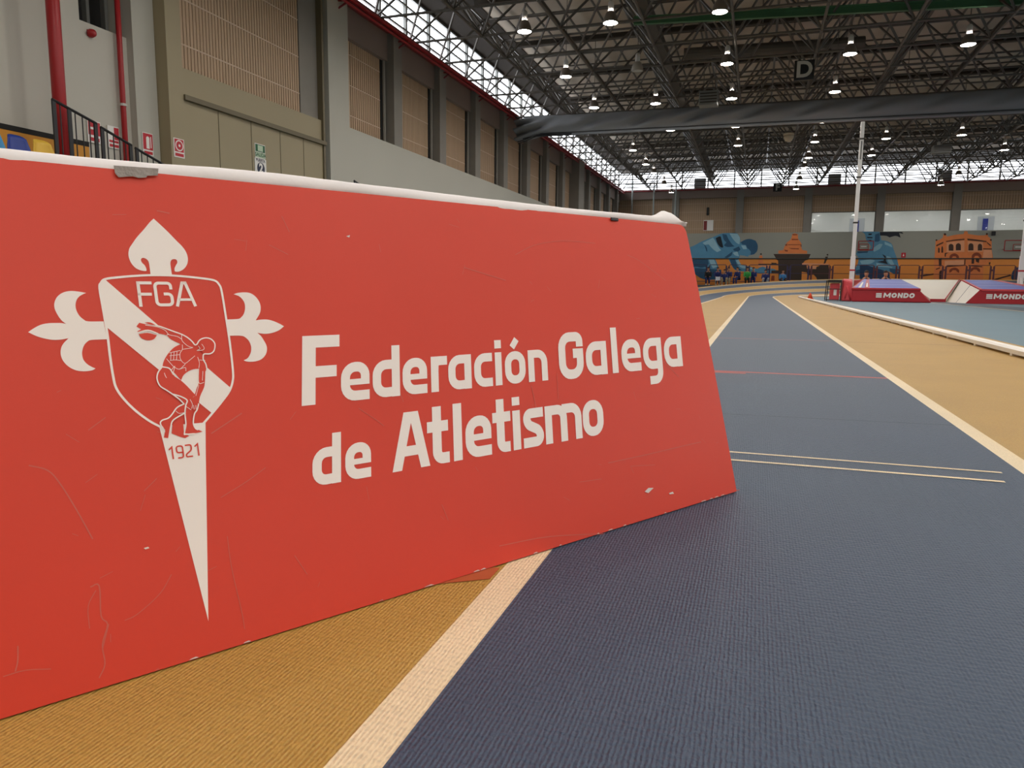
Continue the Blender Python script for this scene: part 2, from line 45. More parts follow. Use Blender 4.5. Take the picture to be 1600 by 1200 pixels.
'tower': [('orange', [(11.57, 2.5), (11.55, 3.75), (11.61, 3.78), (11.7, 3.71), (11.96, 3.89), (12, 4.15), (12.08, 4.2), (12.17, 4.08), (12.2, 3.97), (12.78, 4.1), (13.21, 4.14), (13.24, 4.32), (13.42, 4.31), (13.47, 4.14), (14.05, 4.04), (14.52, 4.04), (14.55, 4.15), (14.64, 4.12), (14.68, 3.95), (14.89, 3.73), (14.96, 3.11), (15.09, 2.5), (15.08, 2.41), (14.58, 1.96), (14.62, 0.94), (11.63, 0.91), (11.61, 1.68), (11.55, 2.45)]), ('pink', [(12.23, 3.57), (13.29, 3.7), (13.35, 2.94), (12.28, 2.9)]), ('pink', [(13.49, 3.65), (14.4, 3.6), (14.45, 2.94), (13.55, 2.94)]), ('pink', [(14.48, 3.07), (14.95, 3.07), (15.04, 2.5), (14.49, 2.5)]), ('pink', [(12.21, 2.32), (13.36, 2.38), (13.39, 2.05), (12.24, 1.96)]), ('umber', [(12.4, 3.02), (12.37, 3.34), (12.42, 3.45), (12.5, 3.48), (12.59, 3.44), (12.66, 3.34), (12.68, 3.01)]), ('umber', [(12.83, 3.04), (12.8, 3.37), (12.85, 3.48), (12.94, 3.52), (13.03, 3.48), (13.1, 3.37), (13.13, 3.04)]), ('umber', [(13.58, 3.03), (13.56, 3.37), (13.61, 3.48), (13.69, 3.51), (13.79, 3.48), (13.85, 3.37), (13.88, 3.03)]), ('umber', [(14.14, 3.02), (14.12, 3.34), (14.16, 3.44), (14.23, 3.48), (14.31, 3.44), (14.37, 3.34), (14.4, 3.02)]), ('umber', [(11.76, 2.88), (11.74, 3.13), (11.75, 3.21), (11.78, 3.24), (11.81, 3.21), (11.84, 3.13), (11.86, 2.88)]), ('umber', [(11.96, 2.88), (11.94, 3.19), (11.95, 3.29), (11.98, 3.33), (12.01, 3.29), (12.04, 3.19), (12.07, 2.88)]), ('umber', [(11.6, 3.4), (12.02, 3.62), (12.03, 3.53), (11.63, 3.31)]), ('umber', [(12.18, 3.67), (12.73, 3.77), (13.28, 3.82), (13.29, 3.74), (12.74, 3.69), (12.19, 3.61)]), ('umber', [(13.44, 3.83), (13.99, 3.76), (14.61, 3.65), (14.61, 3.58), (14, 3.66), (13.47, 3.72)]), ('umber', [(14.63, 3.6), (14.88, 3.38), (14.87, 3.31), (14.66, 3.51)]), ('umber', [(14.45, 3.16), (14.96, 3.15), (14.97, 3.09), (14.46, 3.1)]), ('umber', [(11.65, 3.73), (11.64, 3.7), (11.63, 3.68), (11.6, 3.67), (11.57, 3.68), (11.55, 3.7), (11.54, 3.73), (11.54, 3.76), (11.56, 3.79), (11.59, 3.79), (11.62, 3.79), (11.64, 3.76)]), ('umber', [(12.15, 4.13), (12.15, 4.09), (12.12, 4.06), (12.09, 4.05), (12.05, 4.06), (12.03, 4.09), (12.01, 4.13), (12.02, 4.17), (12.04, 4.2), (12.08, 4.2), (12.11, 4.19), (12.14, 4.17)]), ('umber', [(14.64, 4.12), (14.64, 4.09), (14.62, 4.07), (14.59, 4.06), (14.56, 4.07), (14.54, 4.09), (14.53, 4.13), (14.54, 4.16), (14.55, 4.18), (14.58, 4.19), (14.61, 4.18), (14.63, 4.16)]), ('umber', [(14.91, 3.72), (14.9, 3.69), (14.89, 3.67), (14.86, 3.66), (14.83, 3.67), (14.81, 3.69), (14.8, 3.72), (14.8, 3.75), (14.82, 3.77), (14.85, 3.78), (14.88, 3.77), (14.9, 3.75)]), ('umber', [(15.06, 4.15), (15.05, 4.11), (15.03, 4.08), (14.99, 4.07), (14.95, 4.08), (14.92, 4.11), (14.9, 4.16), (14.91, 4.2), (14.94, 4.23), (14.97, 4.24), (15.01, 4.23), (15.04, 4.2)]), ('umber', [(12.17, 2.86), (12.42, 2.9), (12.25, 2.79), (12.25, 2.59), (12.18, 2.63)]), ('umber', [(12.36, 1.98), (13.39, 2.07), (13.39, 2), (12.36, 1.91)]), ('umber', [(13.4, 2.43), (13.46, 2.43), (13.48, 2.09), (13.41, 2.03)]), ('umber', [(13.67, 2.05), (14.5, 1.96), (14.5, 1.9), (13.67, 1.98)]), ('umber', [(11.83, 2.5), (12.01, 2.54), (12.04, 1.96), (11.88, 1.96)]), ('umber', [(11.71, 1.78), (11.96, 1.89), (11.97, 1.82), (11.73, 1.72)]), ('umber', [(11.98, 0.96), (11.94, 1.47), (11.97, 1.63), (12.04, 1.69), (12.11, 1.63), (12.17, 1.47), (12.21, 0.96)]), ('umber', [(13.83, 2.47), (13.98, 2.47), (13.99, 2.14), (13.84, 2.14)]), ('umber', [(14.06, 2.45), (14.28, 2.45), (14.28, 2.19), (14.1, 2.27)]), ('umber', [(10.78, 1.34), (11.59, 1.46), (11.6, 1.37), (10.83, 1.23)]), ('umber', [(14.87, 2.23), (14.98, 2.23), (14.94, 2.05), (14.88, 2.1)]), ('rust', [(12.5, 2.43), (12.48, 2.63), (12.58, 2.77), (12.75, 2.83), (12.92, 2.77), (13.04, 2.63), (13.06, 2.43), (12.94, 2.51), (12.85, 2.63), (12.68, 2.63), (12.61, 2.51)]), ('rust', [(13.84, 2.45), (13.82, 2.67), (13.92, 2.83), (14.09, 2.89), (14.26, 2.83), (14.39, 2.67), (14.41, 2.45), (14.29, 2.54), (14.19, 2.67), (14.02, 2.67), (13.95, 2.54)]), ('rust', [(12.56, 1.51), (12.54, 1.69), (12.65, 1.81), (12.83, 1.87), (13.01, 1.82), (13.14, 1.69), (13.15, 1.51), (13.03, 1.58), (12.93, 1.69), (12.75, 1.69), (12.67, 1.58)]), ('rust', [(13.81, 1.56), (13.79, 1.74), (13.9, 1.86), (14.07, 1.92), (14.25, 1.87), (14.38, 1.74), (14.4, 1.56), (14.27, 1.63), (14.17, 1.74), (14, 1.74), (13.92, 1.63)])],
'ball': [('navy', [(16.26, 1.31), (16.31, 1.62), (16.48, 1.84), (16.77, 1.97), (17.3, 1.97), (17.7, 1.71), (17.76, 1.06), (17.02, 0.92), (16.44, 0.96), (16.29, 1.13)]), ('umber', [(14.9, 0.97), (15.46, 1.17), (16.21, 1.42), (16.24, 1.33), (15.66, 1.13), (15.1, 0.9)])]}}
# ------------------------------------------------------------------ helpers
def srgb(h):
    c = [int(h[i:i + 2], 16) / 255 for i in (1, 3, 5)]
    return [x / 12.92 if x <= .04045 else ((x + .055) / 1.055) ** 2.4 for x in c] + [1]

MATS = {}
def mat(name, col, rough=.55, metal=0., spec=.5, emit=0., noise=0., nscale=8., bump=0., bscale=60., alpha=1.):
    if name in MATS: return MATS[name]
    m = bpy.data.materials.new(name); m.use_nodes = True
    nt = m.node_tree; b = nt.nodes['Principled BSDF']
    c = srgb(col) if isinstance(col, str) else list(col)
    b.inputs['Base Color'].default_value = c
    b.inputs['Roughness'].default_value = rough
    b.inputs['Metallic'].default_value = metal
    b.inputs['Specular IOR Level'].default_value = spec
    if emit:
        b.inputs['Emission Color'].default_value = c
        b.inputs['Emission Strength'].default_value = emit
    if noise or bump:
        tc = nt.nodes.new('ShaderNodeTexCoord')
    if noise:
        n = nt.nodes.new('ShaderNodeTexNoise'); n.inputs['Scale'].default_value = nscale
        n.inputs['Detail'].default_value = 6
        nt.links.new(tc.outputs['Object'], n.inputs['Vector'])
        mx = nt.nodes.new('ShaderNodeMixRGB')
        mx.inputs[1].default_value = [x * (1 - noise) for x in c[:3]] + [1]
        mx.inputs[2].default_value = [min(1, x * (1 + noise)) for x in c[:3]] + [1]
        nt.links.new(n.outputs['Fac'], mx.inputs[0]); nt.links.new(mx.outputs[0], b.inputs['Base Color'])
    if bump:
        n2 = nt.nodes.new('ShaderNodeTexNoise'); n2.inputs['Scale'].default_value = bscale
        nt.links.new(tc.outputs['Object'], n2.inputs['Vector'])
        bp = nt.nodes.new('ShaderNodeBump'); bp.inputs['Strength'].default_value = bump
        bp.inputs['Distance'].default_value = .01
        nt.links.new(n2.outputs['Fac'], bp.inputs['Height']); nt.links.new(bp.outputs[0], b.inputs['Normal'])
    MATS[name] = m
    return m

def rubber(name, col, amp=1.0):
    """woven-looking prefabricated rubber: fine ribs along the lane broken into short dashes"""
    m = bpy.data.materials.new(name); m.use_nodes = True
    nt = m.node_tree; b = nt.nodes['Principled BSDF']; L = nt.links.new
    c = srgb(col)
    b.inputs['Roughness'].default_value = .5; b.inputs['Specular IOR Level'].default_value = .5
    tc = nt.nodes.new('ShaderNodeTexCoord')
    mp = nt.nodes.new('ShaderNodeMapping'); mp.inputs['Scale'].default_value = (230, 95, 1)
    L(tc.outputs['Object'], mp.inputs['Vector'])
    n1 = nt.nodes.new('ShaderNodeTexNoise'); n1.inputs['Scale'].default_value = 1; n1.inputs['Detail'].default_value = 3
    L(mp.outputs[0], n1.inputs['Vector'])
    w = nt.nodes.new('ShaderNodeTexWave'); w.wave_type = 'BANDS'; w.bands_direction = 'X'
    w.inputs['Scale'].default_value = 62; w.inputs['Distortion'].default_value = 1.6; w.inputs['Detail'].default_value = 2
    w.inputs['Detail Scale'].default_value = 1.2
    L(tc.outputs['Object'], w.inputs['Vector'])
    w2 = nt.nodes.new('ShaderNodeTexWave'); w2.wave_type = 'BANDS'; w2.bands_direction = 'Y'
    w2.inputs['Scale'].default_value = 30; w2.inputs['Distortion'].default_value = 5; w2.inputs['Detail'].default_value = 2
    w2.inputs['Detail Scale'].default_value = 3
    L(tc.outputs['Object'], w2.inputs['Vector'])
    a = nt.nodes.new('ShaderNodeMath'); a.operation = 'MULTIPLY_ADD'; a.inputs[1].default_value = .32
    L(w.outputs['Fac'], a.inputs[0]); L(n1.outputs['Fac'], a.inputs[2])
    a2 = nt.nodes.new('ShaderNodeMath'); a2.operation = 'MULTIPLY_ADD'; a2.inputs[1].default_value = .2
    L(w2.outputs['Fac'], a2.inputs[0]); L(a.outputs[0], a2.inputs[2])
    bp = nt.nodes.new('ShaderNodeBump'); bp.inputs['Strength'].default_value = .8 * amp; bp.inputs['Distance'].default_value = .0026
    L(a2.outputs[0], bp.inputs['Height']); L(bp.outputs[0], b.inputs['Normal'])
    big = nt.nodes.new('ShaderNodeTexNoise'); big.inputs['Scale'].default_value = 2.3; big.inputs['Detail'].default_value = 7
    L(tc.outputs['Object'], big.inputs['Vector'])
    mx = nt.nodes.new('ShaderNodeMixRGB')
    mx.inputs[1].default_value = [x * .86 for x in c[:3]] + [1]; mx.inputs[2].default_value = [min(1, x * 1.14) for x in c[:3]] + [1]
    L(big.outputs['Fac'], mx.inputs[0])
    # the valleys of the weave take a darker tone
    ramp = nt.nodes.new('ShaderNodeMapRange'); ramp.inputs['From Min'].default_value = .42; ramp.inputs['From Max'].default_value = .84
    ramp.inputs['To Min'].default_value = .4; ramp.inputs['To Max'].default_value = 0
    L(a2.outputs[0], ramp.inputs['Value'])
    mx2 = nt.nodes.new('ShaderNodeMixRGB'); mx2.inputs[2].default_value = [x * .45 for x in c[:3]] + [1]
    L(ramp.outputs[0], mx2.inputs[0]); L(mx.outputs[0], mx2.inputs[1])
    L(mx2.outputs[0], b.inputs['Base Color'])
    MATS[name] = m
    return m

class MB:
    def __init__(s): s.v = []; s.f = []; s.m = []
    def add(s, vs, fs, m=0):
        o = len(s.v); s.v += [tuple(x) for x in vs]
        for f in fs: s.f.append(tuple(o + i for i in f)); s.m.append(m)
    def box(s, x0, x1, y0, y1, z0, z1, m=0):
        s.add([(x0, y0, z0), (x1, y0, z0), (x1, y1, z0), (x0, y1, z0), (x0, y0, z1), (x1, y0, z1), (x1, y1, z1), (x0, y1, z1)],
              [(0, 3, 2, 1), (4, 5, 6, 7), (0, 1, 5, 4), (1, 2, 6, 5), (2, 3, 7, 6), (3, 0, 4, 7)], m)
    def hexa(s, P, m=0):      # 4 bottom corners then 4 top corners
        s.add(P, [(0, 3, 2, 1), (4, 5, 6, 7), (0, 1, 5, 4), (1, 2, 6, 5), (2, 3, 7, 6), (3, 0, 4, 7)], m)
    def tube(s, p, q, r, n=6, m=0, r2=None, cap=True):
        p = Vector(p); q = Vector(q); d = (q - p).normalized()
        a = d.orthogonal().normalized(); b = d.cross(a); r2 = r if r2 is None else r2
        vs = []
        for c, rr in ((p, r), (q, r2)):
            vs += [c + (a * math.cos(2 * PI * i / n) + b * math.sin(2 * PI * i / n)) * rr for i in range(n)]
        fs = [(i, (i + 1) % n, n + (i + 1) % n, n + i) for i in range(n)]
        if cap: fs += [tuple(range(n - 1, -1, -1)), tuple(range(n, 2 * n))]
        s.add(vs, fs, m)
    def path(s, pts, r, n=6, m=0):
        for a, b in zip(pts[:-1], pts[1:]): s.tube(a, b, r, n, m)
    def lathe(s, prof, c=(0, 0, 0), n=16, m=0, close=True):
        vs = []
        for r, z in prof: vs += [(c[0] + r * math.cos(2 * PI * i / n), c[1] + r * math.sin(2 * PI * i / n), c[2] + z) for i in range(n)]
        fs = []
        for k in range(len(prof) - 1):
            fs += [(k * n + i, k * n + (i + 1) % n, (k + 1) * n + (i + 1) % n, (k + 1) * n + i) for i in range(n)]
        if close: fs += [tuple(range(n - 1, -1, -1)), tuple(range((len(prof) - 1) * n, len(prof) * n))]
        s.add(vs, fs, m)
    def poly(s, P3, m=0):
        """flat, possibly concave outline"""
        tri = tessellate_polygon([[Vector(p) for p in P3]])
        s.add(P3, [tuple(t) for t in tri], m)
    def build(s, name, mats, parent=None, smooth=False, bevel=0.):
        me = bpy.data.meshes.new(name); me.from_pydata(s.v, [], s.f)
        for k in (mats if isinstance(mats, (list, tuple)) else [mats]): me.materials.append(k)
        me.polygons.foreach_set('material_index', s.m)
        if smooth: me.polygons.foreach_set('use_smooth', [True] * len(s.f))
        me.update()
        o = bpy.data.objects.new(name, me); C.objects.link(o)
        if parent: o.parent = parent
        if bevel:
            md = o.modifiers.new('bevel', 'BEVEL'); md.width = bevel; md.segments = 2; md.limit_method = 'ANGLE'
        return o

def thing(name, label, cat, loc=(0, 0, 0), group=None, rotz=0.):
    o = bpy.data.objects.new(name, None); C.objects.link(o); o.empty_display_size = .1
    o.location = loc; o.rotation_euler = (0, 0, rotz)
    return tag(o, label, cat, group)
def tag(o, label, cat, group=None):
    o['label'] = label; o['category'] = cat
    if group: o['group'] = group
    return o
def struct(o, label=None):
    o['kind'] = 'structure'
    if label: o['label'] = label
    return o
def dup(root, loc, label, group=None, rotz=None):
    r = root.copy(); C.objects.link(r); r.location = loc
    if rotz is not None: r.rotation_euler = (0, 0, rotz)
    r['label'] = label
    if group: r['group'] = group
    for ch in list(root.children):
        c = ch.copy(); C.objects.link(c); c.parent = r
        for g in list(ch.children):
            d = g.copy(); C.objects.link(d); d.parent = c
    return r
def smooth_loop(P, n=4):
    """Catmull-Rom through a closed outline, keeping sharp corners"""
    out = []; N = len(P); V2 = [Vector((p[0], p[1])) for p in P]
    def sharp(i):
        a = V2[i] - V2[i - 1]; b = V2[(i + 1) % N] - V2[i]
        return a.length == 0 or b.length == 0 or a.angle(b) > .72
    for i in range(N):
        p1, p2 = V2[i], V2[(i + 1) % N]
        p0 = V2[i - 1] if not sharp(i) else p1 * 2 - p2
        p3 = V2[(i + 2) % N] if not sharp((i + 1) % N) else p2 * 2 - p1
        for k in range(n):
            t = k / n
            out.append(.5 * ((2 * p1) + (p2 - p0) * t + (2 * p0 - 5 * p1 + 4 * p2 - p3) * t * t + (3 * p1 - p0 - 3 * p2 + p3) * t ** 3))
    return [(p.x, p.y) for p in out]
def smooth_path(P, n=4):
    out = []; V2 = [Vector((p[0], p[1])) for p in P]
    for i in range(len(V2) - 1):
        p1, p2 = V2[i], V2[i + 1]
        p0 = V2[i - 1] if i else p1 * 2 - p2
        p3 = V2[i + 2] if i + 2 < len(V2) else p2 * 2 - p1
        for k in range(n):
            t = k / n
            out.append(.5 * ((2 * p1) + (p2 - p0) * t + (2 * p0 - 5 * p1 + 4 * p2 - p3) * t * t + (3 * p1 - p0 - 3 * p2 + p3) * t ** 3))
    out.append(V2[-1])
    return [(p.x, p.y) for p in out]
def rounded(P, rad, closed=False):
    """polyline with its corners rounded; rad one number or one per point"""
    V2 = [Vector(p) for p in P]; N = len(V2); out = []
    R_ = rad if isinstance(rad, (list, tuple)) else [rad] * N
    for i in range(N):
        if (not closed and i in (0, N - 1)) or R_[i] == 0: out.append(V2[i]); continue
        a, b, c = V2[i - 1], V2[i], V2[(i + 1) % N]
        r = min(R_[i], (a - b).length * .49, (c - b).length * .49)
        s0 = b + (a - b).normalized() * r; s1 = b + (c - b).normalized() * r
        for k in range(7):
            t = k / 6; t2 = 1 - t
            q = .5523
            c0 = s0 + (b - s0) * q; c1 = s1 + (b - s1) * q
            out.append(s0 * t2 ** 3 + c0 * 3 * t2 * t2 * t + c1 * 3 * t2 * t * t + s1 * t ** 3)
    return [(p.x, p.y) for p in out]
def ribbon(mb, P, w, z, m=0, closed=False, fn=lambda x, y: (x, y)):
    V2 = [Vector(p) for p in P]; N = len(V2); L = []; R_ = []
    for i in range(N):
        if closed: a, c = V2[i - 1], V2[(i + 1) % N]
        else: a, c = V2[max(i - 1, 0)], V2[min(i + 1, N - 1)]
        b = V2[i]
        d1 = (b - a).normalized() if (b - a).length else (c - b).normalized()
        d2 = (c - b).normalized() if (c - b).length else d1
        n1 = Vector((-d1.y, d1.x)); n2 = Vector((-d2.y, d2.x)); nn = (n1 + n2)
        nn = nn.normalized() if nn.length > 1e-6 else n1
        k = 1 / max(.45, nn.dot(n1))
        L.append(b + nn * w / 2 * k); R_.append(b - nn * w / 2 * k)
    vs = [(*fn(*p), z) for p in L] + [(*fn(*p), z) for p in R_]
    rng = range(N if closed else N - 1)
    mb.add(vs, [(N + i, N + (i + 1) % N, (i + 1) % N, i) for i in rng], m)
def text_mesh(name, body, size, mt, parent, mtx, bold=0., sx=1., align='CENTER', shear=0., spacing=1.):
    cu = bpy.data.curves.new(name, 'FONT'); cu.body = body; cu.size = size; cu.offset = bold
    cu.align_x = align; cu.align_y = 'CENTER'; cu.shear = shear; cu.space_character = spacing; cu.resolution_u = 4
    t = bpy.data.objects.new(name, cu); C.objects.link(t)
    bpy.context.view_layer.update()
    me = bpy.data.meshes.new_from_object(t.evaluated_get(bpy.context.evaluated_depsgraph_get()))
    bpy.data.objects.remove(t)
    for v in me.vertices: v.co.x *= sx
    me.materials.clear(); me.materials.append(mt); me.name = name
    o = bpy.data.objects.new(name, me); C.objects.link(o)
    if parent: o.parent = parent
    o.matrix_local = mtx
    return o
def frame(origin, ex, ey):
    ex = Vector(ex).normalized(); ey = Vector(ey).normalized(); ez = ex.cross(ey)
    M = Matrix((ex, ey, ez)).transposed().to_4x4(); M.translation = Vector(origin)
    return M
FACE_SOUTH = lambda o: frame(o, (1, 0, 0), (0, 0, 1))     # on a wall seen looking along +Y
FACE_EAST = lambda o: frame(o, (0, 1, 0), (0, 0, 1))      # on the wall at -X, facing +X

# ------------------------------------------------------------------ materials
M_blue = rubber('blue_rubber', BLUE)
M_ochre = rubber('ochre_rubber', OCHRE)
M_line = rubber('cream_line_rubber', CREAM, .7)
M_teal = mat('teal_rubber', '#69808A', .55, spec=.4, noise=.08, nscale=1.5)
M_slate = mat('slate_rubber', '#46525C', .55, spec=.4, noise=.06, nscale=2)
M_redline = mat('red_floor_paint', '#C65A52', .6)
M_board = mat('red_board_print', BOARD, .4, spec=.45, noise=.05, nscale=5, bump=.05, bscale=9)
M_white = mat('white_vinyl', VINYL, .4, spec=.4)
M_tarp = mat('white_tarpaulin', '#F2ECEA', .5, spec=.4, bump=.06, bscale=60)
M_tape = mat('grey_duct_tape', '#8F867E', .4, noise=.3, nscale=60, bump=.3, bscale=150)
M_core = mat('board_edge', '#A9473B', .6)
M_scuff = mat('pale_scuff', '#CB5F4E', .5)
M_chip = mat('white_chip', '#D9CFC6', .6)
M_black = mat('black_metal', '#17171A', .45)
M_red = mat('red_pipe_paint', '#A3161B', .4)
M_darkred = mat('dark_red_steel', '#7E2226', .45)
M_truss = mat('brown_grey_steel', TRUSS, .42, metal=0., spec=.6)
M_deck = mat('beige_roof_deck', DECK, .8, noise=.06, nscale=.7)
M_fascia = mat('brown_roof_edge', '#39332B', .8)
M_plaster = mat('grey_painted_wall', '#B9B7AB', .75, noise=.04, nscale=.8)
M_plaster2 = mat('warm_painted_wall', '#C4C1B5', .75, noise=.04, nscale=.8)
M_concrete = mat('concrete_pillar', '#87827A', .8, noise=.1, nscale=2.5)
M_lintel = mat('pinkish_lintel', '#8C7B72', .8, noise=.06, nscale=1)
M_slat = mat('tan_slat', '#B79C80', .7)
M_slatdark = mat('slat_groove', '#7E6B58', .9)
M_batten = mat('slat_batten', '#C6AE97', .7)
M_olive = mat('olive_steel', '#9C9072', .55, noise=.04, nscale=1)
M_olive_dk = mat('dark_olive_steel', '#6A6048', .55)
M_orange = mat('orange_wall_paint', '#EC9440', .6, noise=.05, nscale=1)
M_amber = mat('amber_wall_paint', '#D9972F', .6)
M_greywall = mat('grey_green_wall', '#9C9D92', .6, spec=.4, noise=.04, nscale=.5)
M_dark = mat('dark_void', '#1B1A18', .8)
M_ledge = mat('dark_ledge', '#3E3A33', .6)
M_frame = mat('mullion_grey', '#767773', .5)
M_curtain = mat('grey_curtain', CURTAIN, .5, spec=.4, noise=.05, nscale=3)
M_rope = mat('dark_curtain_hem', '#2B2B2D', .6)
M_green = mat('green_beam_paint', '#3F6A47', .5)
M_shade = mat('bronze_lamp_shade', '#7C7166', .4, metal=.3)
M_ballast = mat('pale_ballast', '#C9C5BE', .4)
M_signred = mat('sign_red', '#BE1E2D', .5)
M_signwhite = mat('sign_white', '#EDEBE6', .5)
M_signgreen = mat('sign_green', '#0F5A34', .5)
M_signpale = mat('sign_pale_green', '#BBD0B4', .5)
M_navy = mat('navy_ink', '#1B2440', .5)
M_matred = mat('red_mat_cover', '#B3202A', .42, noise=.08, nscale=4, bump=.2, bscale=5)
M_matpink = mat('faded_red_cover', '#D0444C', .45, noise=.1, nscale=5, bump=.3, bscale=6)
M_matblue = mat('blue_mat_cover', '#5A64B8', .45, noise=.06, nscale=3, bump=.2, bscale=4)
M_matstripe = mat('pale_seam', '#9EA8DC', .5)
M_matwhite = mat('white_mat_cover', '#E8E2D4', .5, noise=.03, nscale=3)
M_whitemetal = mat('white_metal', '#ECEAE6', .35)
M_kerb = mat('white_kerb', '#FBF4EA', .4)
M_cone = mat('cone_orange', '#E8562A', .45)
M_barrier = mat('violet_barrier_paint', '#3C3556', .45)
M_barrier2 = mat('brown_barrier_paint', '#6B3C42', .45)
M_steel = mat('pale_steel_pole', '#9FA6A4', .4, metal=.2)
M_lamp = mat('lamp_glow', LAMPCOL, .5, emit=LAMP)
M_day = mat('daylight_panel', DAYCOL, .5, emit=DAY)
M_interior = mat('gallery_wall', '#E4E6E2', .7)

# ------------------------------------------------------------------ floor and track
mb = MB(); mb.box(-12, 50, -22, 62, -.3, -.004)
struct(mb.build('floor', M_teal), 'teal rubber floor of the athletics hall')
XK, RK, Y0, SL = 1.63, 15.22, 32.24, .163
LW = .985
# cross section from the infield outwards: offset, material of the strip up to the next one
mats_t = [M_ochre, M_blue, M_line]
sec = [(-.37, 0), (XK - .683, 2), (XK - .632, 1)]
for k in range(1, 5): sec += [(XK - .632 + LW * k - .051, 2), (XK - .632 + LW * k, 0 if k % 2 else 1)]
sec += [(XK - .632 + LW * 5 - .051, 2), (XK - .632 + LW * 5, 0)]
sec += [(XK - .632 + LW * 5 + .3, None)]
def track_pt(s, off):
    t = min(max((s + 2.1) / 20.1, 0), 1); t = t * t * (3 - 2 * t)
    arc = PI * RK
    t2 = min(max((arc + 2.1 - s) / 20.1, 0), 1); t2 = t2 * t2 * (3 - 2 * t2)
    z = SL * max(off, 0) * min(t, t2)
    if s < 0: return (XK - off, Y0 + s, z)
    if s > arc: return (XK + 2 * RK + off, Y0 - (s - arc), z)
    th = s / RK; r = RK + off
    return (XK + RK - r * math.cos(th), Y0 + r * math.sin(th), z)
S = [-50, -38, -34.5, -33.5, -32.5, -31.5, -30, -28, -25, -20, -15, -10, -6] + [-4 + i * .55 for i in range(8)] + [i * RK * PI / 110 for i in range(111)] + [PI * RK + 2.5 * i for i in range(1, 20)]
mb = MB()
for i in range(len(sec) - 1):
    a, b = sec[i][0], sec[i + 1][0]
    vs = []
    for s in S: vs += [track_pt(s, a), track_pt(s, b)]
    mb.add(vs, [(2 * j, 2 * j + 2, 2 * j + 3, 2 * j + 1) for j in range(len(S) - 1)], sec[i][1])
vs = []
for s in S:
    p = track_pt(s, sec[-1][0]); vs += [p, (p[0], p[1], -.01)]
mb.add(vs, [(2 * j, 2 * j + 1, 2 * j + 3, 2 * j + 2) for j in range(len(S) - 1)], 1)
struct(mb.build('floor_track', mats_t), 'banked running track with blue and ochre lanes and cream lines')

def decal(name, P, mt, label, z=.0012):
    mb = MB(); mb.poly([(x, y, z) for x, y in P])
    return struct(mb.build(name, mt), label)
decal('floor_marking', [(-.30, 1.994), (.585, 2.0), (.585, 2.013), (-.30, 2.007)], M_line, 'farther of the two thin cream marks across the blue lane')
decal('floor_marking', [(-.30, 1.90), (.565, 1.904), (.565, 1.919), (-.30, 1.915)], M_line, 'nearer of the two thin cream marks across the blue lane')
decal('floor_marking', [(-.30, 3.915), (.630, 3.937), (.630, 3.972), (-.30, 3.95)], M_redline, 'red line painted across the blue lane')
decal('floor_marking', [(-.30, 3.86), (-.03, 3.865), (-.03, 3.895), (-.30, 3.915)], M_redline, 'short red dash touching the red line across the blue lane')
decal('floor_marking', [(-.30, 6.47), (.60, 6.53), (.60, 6.545), (-.30, 6.485)], M_redline, 'faint red line far along the blue lane')
decal('floor_marking', [(.70, 6.47), (1.58, 6.495), (1.58, 6.508), (.70, 6.483)], mat('dark_seam', '#6E5A38', .7), 'dark seam across the ochre inner lane')
decal('floor_marking', [(-.30, 2.585), (.63, 2.66), (.63, 2.664), (-.30, 2.589)], mat('blue_seam', '#2C3846', .7), 'fine seam across the blue lane')
decal('floor_marking', [(-.44, .93), (-.357, .985), (-.357, 1.03), (-.44, 1.02)], mat('orange_patch', '#B1542A', .65), 'orange patch on the ochre lane beside the board foot')
decal('floor_marking', [(5.12, -12), (6.12, -12), (6.12, 25.3), (5.78, 26.9), (5.4, 26.9), (5.12, 25.3)], M_slate, 'dark runway strip leading to the vault pit')
decal('floor_marking', [(5.05, -12), (5.12, -12), (5.12, 25.3), (5.05, 25.3)], M_line, 'thin pale edge line of the vault runway')

# white kerb rail: one-metre-and-a-bit lengths on small feet
def kerb(pts, label):
    a, b = Vector(pts[0]), Vector(pts[-1])
    t = thing('kerb_rail', label, 'kerb rail', (0, 0, 0), 'white kerb rails along the inner lane')
    mb = MB(); w = .085; z0, z1 = .016, .056
    vs = []
    for i, q in enumerate(pts):
        q = Vector(q); d = (Vector(pts[min(i + 1, len(pts) - 1)]) - Vector(pts[max(i - 1, 0)])).normalized(); n = Vector((d.y, -d.x, 0))
        for o, z in ((0, z0), (0, z1 - .012), (.014, z1), (w - .014, z1), (w, z1 - .012), (w, z0)): vs.append(q + n * o + Vector((0, 0, z)))
    n6 = 6; fs = []
    for i in range(len(pts) - 1): fs += [(i * 6 + k, i * 6 + (k + 1) % 6, i * 6 + 6 + (k + 1) % 6, i * 6 + 6 + k) for k in range(6)]
    fs += [tuple(range(5, -1, -1)), tuple(range((len(pts) - 1) * 6, len(pts) * 6))]
    mb.add(vs, fs); mb.build('rail', M_kerb, t)
    for f in (.12, .5, .88):
        i = int(f * (len(pts) - 1)); fr = f * (len(pts) - 1) - i
        q = Vector(pts[i]).lerp(Vector(pts[min(i + 1, len(pts) - 1)]), fr)
        fb = MB(); fb.box(q.x + .004, q.x + .07, q.y - .022, q.y + .022, 0, .02); fb.build('foot', M_kerb, t)
ORD = ['nearest', 'second', 'third', 'fourth', 'fifth', 'sixth', 'seventh', 'eighth', 'ninth', 'tenth', 'eleventh', 'twelfth', 'thirteenth', 'fourteenth', 'fifteenth', 'sixteenth', 'seventeenth', 'eighteenth', 'nineteenth', 'twentieth']
y = 3.1; k = 0
while y < 32.2:
    y2 = min(y + 2.3, 32.24)
    kerb([(XK + .002, y + .006, 0), (XK + .002, y2 - .006, 0)], 'white kerb rail length, %s from the camera along the ochre lane' % ORD[min(k, 19)]); y = y2; k += 1
